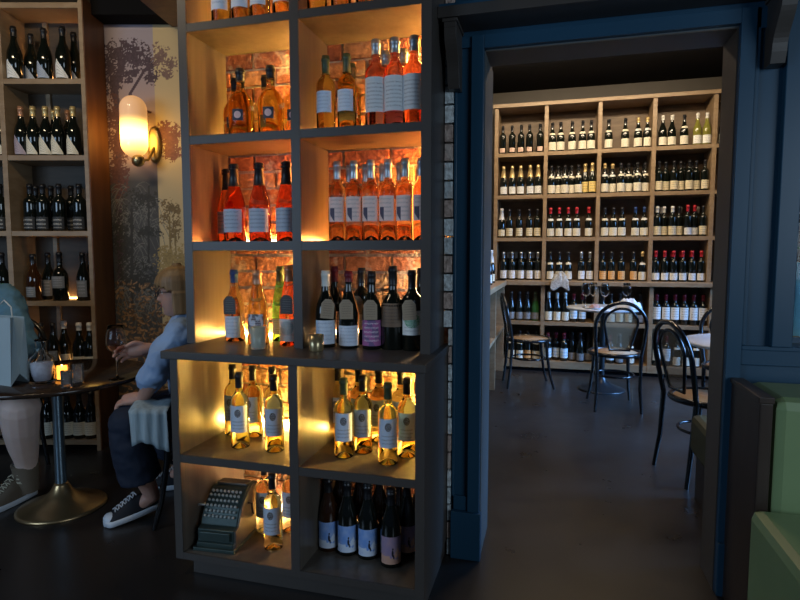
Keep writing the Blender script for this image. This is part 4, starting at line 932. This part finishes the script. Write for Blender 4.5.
for (u_, w_, nm, h_) in ((-1.468, 2.43, 'front', .075), (-1.468, 2.52, 'rear', .085)):
    tumbler('small_glass', 'small clear glass, %s one of two beside the lit votive' % nm, tuple(UW(u_, w_, TZ)), .024, h_, M['thin'], None, .5, 'small clear glasses')
# ------------------------------------------------------------------ green banquette
M['green'] = mat('green_leather', (.2, .28, .13), .38, var=.12, scale=5, bump=.05); M['endp'] = wood('dark_end_panel', (.03, .018, .012), (.05, .03, .02), (6, 6, .8), .4)
BQ = thing('banquette', 'green leather banquette with dark wooden end panel by the blue wall', 'bench', (0, 0, 0))
MB().box(.625, .662, 1.925, YW - .022, 0, .795).build('end_panel', M['endp'], BQ, .004)
MB().box(.620, .664, 1.92, YW - .022, .795, .815).build('end_cap', M['endp'], BQ, .003)
MB().box(.664, 1.9, 1.93, YW - .022, .40, .81).build('backrest', M['green'], BQ, .035)
MB().box(.605, 1.9, 1.40, 1.915, .0, .47).build('seat_cushion', M['green'], BQ, .03)
MB().box(.664, 1.9, 1.93, YW - .022, .0, .398).build('bench_base', M['endp'], BQ, .003)
# olive seat beyond the doorway
M['olive'] = mat('olive_upholstery', (.06, .055, .02), .6)
OT = thing('olive_bench', 'olive upholstered bench end just beyond the doorway casing', 'bench', (0, 0, 0))
MB().box(.70, 1.7, 2.75, 3.12, .24, .44).build('seat_cushion', M['olive'], OT, .03)
MB().box(.73, 1.7, 2.78, 3.10, 0, .24).build('bench_base', M['endp'], OT, .004)
# items on the sill beyond the inner window
vz = thing('vase', 'tall light blue vase with leafy sprigs seen through the inner window', 'vase', (.97, 2.62, 0))
MB().lathe([(1e-5, .9), (.035, .9), (.045, .95), (.04, 1.1), (.03, 1.2), (.036, 1.22), (.034, 1.22), (.028, 1.2), (1e-5, 1.19)], seg=24).build('vase_body', mat('light_blue_glaze', (.2, .55, .75), .2), vz)
lf = MB(); rg = random.Random(2)
for k in range(60):
    a_, r0, z0 = rg.uniform(0, 6.28), rg.uniform(0, .09), rg.uniform(1.2, 1.38); c = Vector((r0 * math.cos(a_), r0 * math.sin(a_), z0)); d = Vector((rg.uniform(-1, 1), rg.uniform(-1, 1), rg.uniform(-.3, 1))).normalized() * .03; s_ = d.cross(Vector((0, 0, 1))).normalized() * .01
    lf.add([c, c + d * .5 + s_, c + d, c + d * .5 - s_], [(0, 1, 2, 3)])
lf.build('leaves', mat('leaf_green', (.05, .2, .06), .5), vz)
st_ = thing('plant_stand', 'slim stand with basket tray holding the blue vase', 'stand', (.97, 2.62, 0))
MB().lathe([(.1, .88), (.1, .93), (.095, .93), (.09, .899), (1e-5, .899), (1e-5, .88)], seg=24).build('basket_tray', mat('wicker', (.35, .25, .13), .7, var=.5, scale=60, bump=.5), st_)
MB().lathe([(.02, .02), (.02, .88)], seg=12).build('pole', M['iron'], st_); MB().lathe([(1e-5, 0), (.12, 0), (.12, .015), (.03, .02), (1e-5, .02)], seg=24).build('base', M['iron'], st_)
# ------------------------------------------------------------------ people (local frame: u across the view, w away, z up)
M['skin'] = mat('skin', (.50, .27, .20), .5, var=.08, scale=20, sss=.15); M['skin2'] = mat('pale_leg_skin', (.62, .46, .40), .55, var=.08, scale=20, sss=.15)
M['shirt'] = mat('blue_shirt', (.27, .39, .60), .8, var=.12, scale=14, bump=.3); M['tee'] = mat('teal_blue_shirt', (.07, .17, .25), .8, var=.15, scale=14, bump=.3)
M['navy'] = mat('navy_trousers', (.008, .014, .032), .8, var=.2, bump=.2); M['shorts'] = mat('dark_shorts', (.02, .02, .025), .8)
M['hair'] = mat('dark_blonde_hair', (.24, .14, .06), .5, var=.5, scale=30, stretch=(3, 3, .3)); M['hair2'] = mat('grey_hair', (.16, .14, .12), .6, var=.4, scale=30)
M['white_rubber'] = mat('white_rubber', (.62, .66, .72), .5); M['canvas'] = mat('black_canvas', (.012, .013, .018), .7); M['boot'] = mat('taupe_suede', (.13, .10, .07), .85, bump=.3, scale=30)
M['lace'] = mat('lace_white', (.6, .62, .66), .7); M['lace2'] = mat('lace_beige', (.4, .36, .26), .7); M['lens'] = mat('spectacle_frame', (.015, .008, .01), .3)
M['tail'] = mat('pale_denim', (.30, .38, .42), .7, var=.35, scale=18, stretch=(4, 4, .5))
def limb(mb, pts, rs, seg=14):
    P, R = [], []
    pts = [Vector(p) for p in pts]
    d0 = (pts[0] - pts[1]).normalized(); d1 = (pts[-1] - pts[-2]).normalized()
    for k in (3, 2, 1):
        q = k / 3 * PI / 2; P.append(pts[0] + d0 * rs[0] * math.sin(q)); R.append(max(rs[0] * math.cos(q), 1e-4))
    # subdivide with a smooth curve
    n = len(pts)
    for i in range(n - 1):
        p0, p1, p2, p3 = pts[max(i - 1, 0)], pts[i], pts[i + 1], pts[min(i + 2, n - 1)]
        for k in range(5):
            t = k / 5
            P.append(.5 * ((2 * p1) + (p2 - p0) * t + (2 * p0 - 5 * p1 + 4 * p2 - p3) * t * t + (3 * p1 - p0 - 3 * p2 + p3) * t ** 3)); R.append(rs[i] * (1 - t) + rs[i + 1] * t)
    P.append(pts[-1]); R.append(rs[-1])
    for k in (1, 2, 3):
        q = k / 3 * PI / 2; P.append(pts[-1] + d1 * rs[-1] * math.sin(q)); R.append(max(rs[-1] * math.cos(q), 1e-4))
    mb.tube(P, R, seg)
CLT = bpy.data.textures.new('cloth_folds', 'CLOUDS'); CLT.noise_scale = .07; CLT.noise_depth = 2
def remesh(o, vox, smooth=6, folds=0):
    r = o.modifiers.new('r', 'REMESH'); r.mode = 'VOXEL'; r.voxel_size = vox; r.use_smooth_shade = True
    s = o.modifiers.new('s', 'SMOOTH'); s.factor = .5; s.iterations = smooth
    if folds: d = o.modifiers.new('d', 'DISPLACE'); d.texture = CLT; d.strength = folds; d.mid_level = .5
HEADT = [(-.118, .045, .0, .02), (-.112, .068, .018, .032), (-.10, .078, .035, .045), (-.085, .077, .048, .054), (-.072, .079, .058, .058), (-.06, .083, .066, .061), (-.045, .082, .075, .065), (-.03, .083, .083, .068), (-.015, .082, .088, .070),
         (0, .080, .092, .072), (.012, .083, .095, .073), (.025, .088, .097, .074), (.05, .087, .099, .075), (.07, .078, .096, .071), (.09, .06, .08, .06), (.105, .038, .055, .043), (.114, .018, .025, .02), (.117, .003, .005, .004)]
def interp(T, z):
    for a, b_ in zip(T[:-1], T[1:]):
        if a[0] <= z <= b_[0]:
            t = (z - a[0]) / (b_[0] - a[0]); t = t * t * (3 - 2 * t) * .3 + t * .7
            return [a[k] + (b_[k] - a[k]) * t for k in (1, 2, 3)]
    return list(T[-1][1:])
def head(mb, Mx, scale=1, grow=0, hair=None):
    vs, n, m = [], 44, 40; zs = [-.118 + .235 * (i / n) for i in range(n + 1)]
    for z in zs:
        f, b_, s_ = interp(HEADT, z)
        for k in range(m):
            t = 2 * PI * k / m; t = t if t <= PI else t - 2 * PI
            x = math.cos(t) * (f if math.cos(t) > 0 else b_); y = math.sin(t) * s_
            nb = 0
            if -.05 < z < .012: nb = .03 * (max(0, (.012 - z) / .047) if z > -.035 else max(0, (z + .05) / .015)) * math.exp(-(t / .13) ** 2)
            nb += .005 * math.exp(-((z + .054) / .005) ** 2) * math.exp(-(t / .3) ** 2) + .005 * math.exp(-((z + .067) / .005) ** 2) * math.exp(-(t / .27) ** 2)
            nb -= .009 * math.exp(-((z - .001) / .011) ** 2) * math.exp(-((abs(t) - .36) / .16) ** 2)
            nb += .004 * math.exp(-((z + .104) / .012) ** 2) * math.exp(-(t / .3) ** 2)
            vs.append(Mx @ (Vector((x + nb, y, z)) * scale))
    fs = [(i * m + k, i * m + (k + 1) % m, (i + 1) * m + (k + 1) % m, (i + 1) * m + k) for i in range(n) for k in range(m)]
    fs += [tuple(reversed(range(m))), tuple(range(n * m, n * m + m))]
    mb.add(vs, fs, True)
    for sgn in (-1, 1): mb.ball((0, 0, 0), .03 * scale, .55, .28, 1, 12, M=Mx @ Matrix.Translation(Vector((-.008, sgn * .073, -.01)) * scale))
def fingers(mb, wrist, palm_dir, side, curl_to, r=.0085):
    """palm_dir: from the wrist to the knuckles; side: towards the thumb; fingers bend round towards curl_to"""
    pd, sd = Vector(palm_dir).normalized(), Vector(side).normalized(); nrm = Vector(curl_to).normalized()
    wv = Vector(wrist)
    limb(mb, [wv, wv + pd * .035, wv + pd * .075], [.026, .034, .03]); limb(mb, [wv + pd * .03 + sd * .02, wv + pd * .08 + sd * .03], [.018, .016])
    limb(mb, [wv + pd * .03 - sd * .02, wv + pd * .075 - sd * .028], [.016, .014])
    for k, ln in enumerate((.07, .078, .072, .058)):
        o_ = wv + pd * (.085 - .004 * abs(k - 1)) + sd * (.032 - .021 * k)
        a = o_ + pd * ln * .42 + nrm * ln * .12; b_ = a + pd * ln * .18 + nrm * ln * .32; c = b_ - pd * ln * .08 + nrm * ln * .3
        limb(mb, [o_ - pd * .02, a, b_, c], [r * 1.1, r, r * .9, r * .8], 8)
    o_ = wv + pd * .025 + sd * .026
    limb(mb, [o_, o_ + pd * .025 + sd * .022 + nrm * .012, o_ + pd * .052 + sd * .018 + nrm * .03], [.013, .0105, .009], 8)
def shoe(parent, heel, toe, upper, sole, lace, high=.07, lift=0):
    h, t = Vector(heel), Vector(toe); d = t - h; L_ = d.length; ang = math.atan2(d.y, d.x); pit = -math.asin(d.z / L_)
    Mx = Matrix.Translation(h) @ Matrix.Rotation(ang, 4, 'Z') @ Matrix.Rotation(pit, 4, 'Y')
    def wid(q): return .031 + .018 * math.sin(min(1, q * 1.15) * PI * .62) if q < .93 else .04 * math.sqrt(max(0, (1.0 - q) / .07)) + .004
    def outl(off, n=18): 
        P = []
        for i in range(n + 1): q = i / n; P.append((q * L_, (wid(q) * math.sqrt(min(1, q / .06 + .15))) + off))
        return P
    def ring(z, off, bulge=0):
        P = outl(off); return [Mx @ Vector((x, y, z)) for x, y in P] + [Mx @ Vector((x, -y, z)) for x, y in reversed(P)]
    b_ = MB(); rs_ = [ring(.001, -.003), ring(.004, .002), ring(.024, .002), ring(.028, -.002)]; n = len(rs_[0]); vs = [p for r in rs_ for p in r]
    b_.add(vs, [(j * n + i, j * n + (i + 1) % n, (j + 1) * n + (i + 1) % n, (j + 1) * n + i) for j in range(3) for i in range(n)] + [tuple(range(n)), tuple(range(3 * n, 4 * n))], True)
    b_.build('sole', sole, parent)
    u = MB()
    secs = []
    for i in range(21):
        q = i / 20; x = (.02 + q * .97) * L_ * .985; top = .028 + (high if q < .38 else high * (1 - ((q - .38) / .62) ** .8) * .95 + .02 * (1 if q > .45 else 0) * math.sqrt(max(0, 1 - q)) + .018 * math.sqrt(max(0, 1 - q)))
        wq = wid(q) * math.sqrt(min(1, q / .06 + .3)) - .003
        pts = []
        for k in range(13):
            a = PI * k / 12; pts.append(Mx @ Vector((x, wq * (math.copysign(abs(math.cos(a)) ** .6, math.cos(a))) * (1 - .25 * math.sin(a)), .026 + (top - .026) * math.sin(a) ** .7)))
        secs += pts
    u.add(secs, [(i * 13 + k, i * 13 + k + 1, (i + 1) * 13 + k + 1, (i + 1) * 13 + k) for i in range(20) for k in range(12)] + [tuple(range(13)), tuple(range(20 * 13, 21 * 13))], True)
    u.build('upper', upper, parent)
    lc = MB()
    for i in range(6):
        q = .42 + .065 * i; x = q * L_; top = .028 + high * (1 - ((q - .38) / .62) ** .8) * .95 + .036 * math.sqrt(1 - q) + .004
        for s_ in (-1, 1): lc.tube([Mx @ Vector((x, -.02 * s_, top - .009)), Mx @ Vector((x + .008, 0, top)), Mx @ Vector((x + .014, .02 * s_, top - .012))], .0028, 6)
    lc.build('lace', lace, parent)
    tc_ = MB(); tc_.ball((0, 0, 0), .036, .9, 1.05, .7, 16, M=Mx @ Matrix.Translation((L_ * .875, 0, .030)));
    tc_.build('toe_cap', sole, parent)
# --- the woman
W_ = thing('person', 'seated person in blue shirt, navy trousers, glasses, reaching for a wine glass', 'person', (0, 0, 0), YAW)
hc = Vector((-1.048, 2.65, 1.078)); HM = Matrix.Translation(hc) @ Matrix.Rotation(PI + .12, 4, 'Z') @ Matrix.Rotation(.06, 4, 'Y')
b_ = MB(); head(b_, HM, .98)
limb(b_, [(-1.0, 2.66, .90), (-1.02, 2.66, .96), (-1.03, 2.655, 1.02)], [.06, .05, .052])
limb(b_, [(-.94, 2.66, .52), (-.96, 2.66, .68), (-.99, 2.66, .82), (-.99, 2.66, .90)], [.125, .11, .115, .10], 18)
limb(b_, [(-.985, 2.51, .90), (-.985, 2.81, .90)], [.055, .055])
limb(b_, [(-.985, 2.50, .90), (-1.085, 2.45, .715), (-1.17, 2.50, .60)], [.05, .04, .026])
limb(b_, [(-.985, 2.82, .90), (-1.06, 2.74, .80), (-1.20, 2.655, .805)], [.05, .04, .025])
fingers(b_, (-1.20, 2.655, .805), (-.96, -.25, -.12), (0, -.4, .9), (-.1, -.85, -.3))
fingers(b_, (-1.165, 2.50, .60), (-1, .1, -.1), (0, 1, .2), (-.2, 0, -1))
limb(b_, [(-.95, 2.58, .51), (-1.24, 2.50, .50)], [.085, .06]); limb(b_, [(-.95, 2.74, .51), (-1.20, 2.78, .50)], [.085, .06])
limb(b_, [(-1.24, 2.50, .50), (-1.23, 2.55, .3), (-1.185, 2.60, .10)], [.058, .05, .034]); limb(b_, [(-1.20, 2.78, .50), (-1.2, 2.85, .3), (-1.17, 2.93, .10)], [.058, .05, .034])
limb(b_, [(-1.185, 2.60, .10), (-1.25, 2.58, .06)], [.034, .032]); limb(b_, [(-1.17, 2.93, .1), (-1.24, 2.93, .055)], [.034, .03])
o = b_.build('body', M['skin'], W_); remesh(o, .004, 3)
s_ = MB()
limb(s_, [(-.93, 2.66, .50), (-.965, 2.66, .66), (-1.0, 2.66, .80), (-.99, 2.66, .89)], [.155, .145, .145, .115], 20)
limb(s_, [(-1.06, 2.59, .78), (-1.06, 2.72, .78)], [.115, .115])
limb(s_, [(-.99, 2.50, .895), (-.99, 2.82, .895)], [.07, .07]); limb(s_, [(-1.0, 2.66, .93), (-1.01, 2.66, .965)], [.075, .06])
limb(s_, [(-.985, 2.50, .89), (-1.05, 2.46, .80), (-1.085, 2.45, .73), (-1.12, 2.475, .685)], [.072, .068, .062, .056])
limb(s_, [(-.985, 2.82, .89), (-1.06, 2.76, .80), (-1.14, 2.69, .80)], [.07, .062, .055])
o = s_.build('shirt', M['shirt'], W_); remesh(o, .006, 6, .03)
s_ = MB()
limb(s_, [(-.92, 2.58, .50), (-1.08, 2.54, .505), (-1.24, 2.50, .49)], [.12, .1, .082]); limb(s_, [(-.92, 2.74, .50), (-1.20, 2.78, .49)], [.12, .082])
o_ = lambda P, R: s_.tube(P, R, 20)
o_([(-1.245, 2.50, .52), (-1.24, 2.51, .40), (-1.225, 2.53, .30), (-1.215, 2.545, .215)], [.07, .086, .09, .095]); o_([(-1.20, 2.78, .52), (-1.2, 2.82, .4), (-1.2, 2.87, .22)], [.07, .08, .088])
limb(s_, [(-.91, 2.66, .49), (-.9, 2.66, .56)], [.15, .145])
o = s_.build('trousers', M['navy'], W_); remesh(o, .007, 4, .018)
# shirt tail draped over the lap
vs = []; nu, nv = 16, 14
for j in range(nv + 1):
    for i in range(nu + 1):
        q, v = i / nu, j / nv; u = -1.19 + .17 * q + .012 * v
        fold = .008 * math.sin(q * 22 + v * 2)
        if v < .35: p = (u, 2.50 - .10 * (v / .35), .60 + .005 * math.sin(q * 9) - .03 * (v / .35) ** 2)
        else: p = (u, 2.392 + fold, .572 - .16 * (v - .35) / .65 * (1 - .12 * math.sin(q * 5)))
        vs.append(p)
s_ = MB().add(vs, [(j * (nu + 1) + i, j * (nu + 1) + i + 1, (j + 1) * (nu + 1) + i + 1, (j + 1) * (nu + 1) + i) for j in range(nv) for i in range(nu)], True)
o = s_.build('shirt_tail', M['tail'], W_); q = o.modifiers.new('s', 'SOLIDIFY'); q.thickness = .004
# bobbed hair with a fringe
def hairshell(parent, HM, sc_, material, zlow=-.105, face=1.15, fringe=.035, g_=.016, name='hair'):
    n, m = 40, 72; vs = []; keep = {}
    rg = np.random.RandomState(3); strand = rg.rand(m) * .005
    for i in range(n + 1):
        z = zlow + (.137 - zlow) * i / n
        zz_ = min(max(z * .93, -.1), .1165); f, bb, s2 = interp(HEADT, zz_)
        if z < 0: bb, s2 = max(bb, .083), max(s2, .070)
        if z > .117: f, bb, s2 = f * (.135 - min(z, .134)) / .018, bb * (.135 - min(z, .134)) / .018, s2 * (.135 - min(z, .134)) / .018
        for k in range(m):
            t = 2 * PI * k / m; t = t if t <= PI else t - 2 * PI
            gg = g_ + strand[k] + (.006 if z < 0 else 0)
            vs.append(HM @ (Vector((math.cos(t) * ((f if math.cos(t) > 0 else bb) + gg), math.sin(t) * (s2 + gg), z)) * sc_)); keep[(i, k)] = (z, t)
    fs = []
    for i in range(n):
        for k in range(m):
            z, t = keep[(i, k)]; lim = face + .12 * math.sin(k * 2.1)
            if abs(t) < lim and z < fringe + .006 * math.sin(k * 1.7) - .03 * min(1, abs(t) / 1.3) ** 3: continue
            fs.append((i * m + k, i * m + (k + 1) % m, (i + 1) * m + (k + 1) % m, (i + 1) * m + k))
    o = MB().add(vs, fs, True).build(name, material, parent); q = o.modifiers.new('s', 'SOLIDIFY'); q.thickness = .012; q.offset = -1
    return o
hairshell(W_, HM, .98, M['hair'], face=1.5, fringe=.034)
# eyes, brows, lips, glasses
M['eye'] = mat('eye_white', (.7, .68, .65), .2); M['iris'] = mat('iris_dark', (.03, .03, .035), .2); M['lip'] = mat('lips', (.42, .13, .12), .45)
def face_bits(parent, HM, sc_, glasses=True):
    for s in (-1, 1):
        e = MB().ball((0, 0, 0), .0115 * sc_, M=HM @ Matrix.Translation(Vector((.0625, s * .031, .001)) * sc_)).build('eye', M['eye'], parent)
        MB().ball((0, 0, 0), .0055 * sc_, M=HM @ Matrix.Translation(Vector((.071, s * .031, .001)) * sc_)).build('iris', M['iris'], e)
    lp = MB(); P = []
    for z, yy in ((-.056, .0), (-.066, 0)):
        lp.tube([HM @ (Vector((.0865 - 10 * y * y, y, z)) * sc_) for y in (-.022, -.012, 0, .012, .022)], [.001, .0035, .0045, .0035, .001], 8)
    lp.build('lips', M['lip'], parent)
    if glasses:
        gl = MB()
        for s in (-1, 1):
            gl.tube([HM @ (Vector((.099 - .25 * abs(s * .032 + .024 * math.cos(t)) ** 1.0 * .35, s * .032 + .024 * math.cos(t), .0 + .018 * math.sin(t))) * sc_) for t in [2 * PI * k / 20 for k in range(20)]], .0022, 8, closed=True)
            gl.tube([HM @ (Vector(p) * sc_) for p in ((.094, s * .056, .006), (.07, s * .079, .006), (0, s * .082, .002), (-.02, s * .08, -.012))], .0022, 8)
        gl.tube([HM @ (Vector(p) * sc_) for p in ((.098, -.009, .004), (.101, 0, .006), (.098, .009, .004))], .002, 8)
        gl.build('spectacles', M['lens'], parent)
face_bits(W_, HM, .98)
shoe(W_, (-1.165, 2.655, .030), (-1.365, 2.49, .0), M['canvas'], M['white_rubber'], M['lace'], .065)
shoe(W_, (-1.12, 2.96, .0), (-1.36, 2.90, .0), M['canvas'], M['white_rubber'], M['lace'], .065)
# her chair
pc = UW(-.98, 2.70)
chair(pc.x, pc.y, YAW + PI / 2 + .35, 'black bistro chair under the seated person in blue, mostly behind the cabinet')
# --- the man at the frame's edge
P_ = thing('person', 'seated person in teal shirt and shorts, bare knee, laced suede boots, beside paper bag', 'person', (0, 0, 0), YAW)
hc = Vector((-2.27, 2.93, 1.27)); HM = Matrix.Translation(hc) @ Matrix.Rotation(-.6, 4, 'Z')
b_ = MB(); head(b_, HM, 1.04)
limb(b_, [(-2.28, 3.0, 1.04), (-2.28, 2.97, 1.18)], [.065, .06])
limb(b_, [(-2.28, 3.05, .54), (-2.28, 3.03, .8), (-2.28, 3.0, 1.0)], [.15, .15, .13], 18)
limb(b_, [(-2.46, 3.0, 1.03), (-2.10, 2.97, 1.03)], [.06, .06])
limb(b_, [(-2.09, 2.96, 1.02), (-1.885, 2.77, .785), (-2.0, 2.66, .73)], [.055, .045, .03]); limb(b_, [(-2.47, 2.99, 1.02), (-2.45, 2.75, .78), (-2.2, 2.62, .74)], [.055, .045, .03])
fingers(b_, (-1.99, 2.665, .725), (-.3, -.9, 0), (-.9, .3, 0), (0, 0, -1)); fingers(b_, (-2.2, 2.62, .735), (.9, -.2, 0), (.2, .9, 0), (.1, 0, -1))
limb(b_, [(-2.20, 3.02, .53), (-1.815, 2.63, .52)], [.11, .088]); limb(b_, [(-2.38, 3.02, .53), (-2.32, 2.55, .52)], [.11, .085])
limb(b_, [(-1.815, 2.62, .52), (-1.84, 2.66, .42), (-1.88, 2.73, .30), (-1.905, 2.78, .20), (-1.925, 2.80, .10)], [.086, .08, .068, .052, .045]); limb(b_, [(-2.32, 2.55, .52), (-2.32, 2.6, .36), (-2.32, 2.68, .1)], [.085, .075, .045])
limb(b_, [(-1.94, 2.82, .1), (-1.96, 2.74, .06)], [.045, .035]); limb(b_, [(-2.32, 2.68, .1), (-2.32, 2.6, .06)], [.04, .035])
o = b_.build('body', M['skin2'], P_); remesh(o, .0045, 12)
s_ = MB()
limb(s_, [(-2.28, 3.05, .52), (-2.28, 3.03, .8), (-2.28, 3.0, 1.0)], [.175, .18, .15], 20); limb(s_, [(-2.46, 3.0, 1.02), (-2.11, 2.97, 1.02)], [.08, .08])
limb(s_, [(-2.09, 2.96, 1.01), (-1.98, 2.86, .90), (-1.88, 2.775, .80), (-1.885, 2.765, .785)], [.082, .075, .066, .06]); limb(s_, [(-2.47, 2.99, 1.01), (-2.46, 2.78, .82)], [.08, .065])
o = s_.build('shirt', M['tee'], P_); remesh(o, .008, 6, .03)
s_ = MB(); limb(s_, [(-2.20, 3.02, .53), (-1.95, 2.76, .525)], [.135, .115]); limb(s_, [(-2.38, 3.02, .53), (-2.33, 2.72, .525)], [.135, .115]); limb(s_, [(-2.28, 3.06, .5), (-2.28, 3.06, .56)], [.17, .17])
o = s_.build('shorts', M['shorts'], P_); remesh(o, .01, 6)
s_ = MB().tube([(-1.925, 2.80, .17), (-1.918, 2.79, .215)], .054, 18); s_.build('sock', M['canvas'], P_)
s_ = MB().tube([(-1.925, 2.805, .04), (-1.925, 2.80, .10), (-1.92, 2.795, .155), (-1.92, 2.79, .19)], [.055, .058, .06, .064], 20); s_.build('boot_shaft', M['boot'], P_)
s_ = MB()
for k in range(5):
    for q in (-1, 1): s_.tube([(-1.925 + q * .024, 2.752, .095 + .02 * k), (-1.925, 2.738, .104 + .02 * k), (-1.925 - q * .024, 2.752, .113 + .02 * k)], .003, 6)
s_.build('shaft_lace', M['lace2'], P_)
hairshell(P_, HM, 1.04, M['hair2'], -.03, 1.3, .045, .008); face_bits(P_, HM, 1.04, False)
shoe(P_, (-1.925, 2.865, .0), (-2.0, 2.60, .0), M['boot'], M['white_rubber'], M['lace2'], .10); shoe(P_, (-2.32, 2.74, .0), (-2.33, 2.47, .0), M['boot'], M['white_rubber'], M['lace2'], .10)
pc = UW(-2.28, 3.05)
chair(pc.x, pc.y, YAW + PI, 'black bistro chair under the person in shorts at the photo edge')
# keep every thing's parts sane: remove the unused helper
bpy.data.objects.remove(ax)
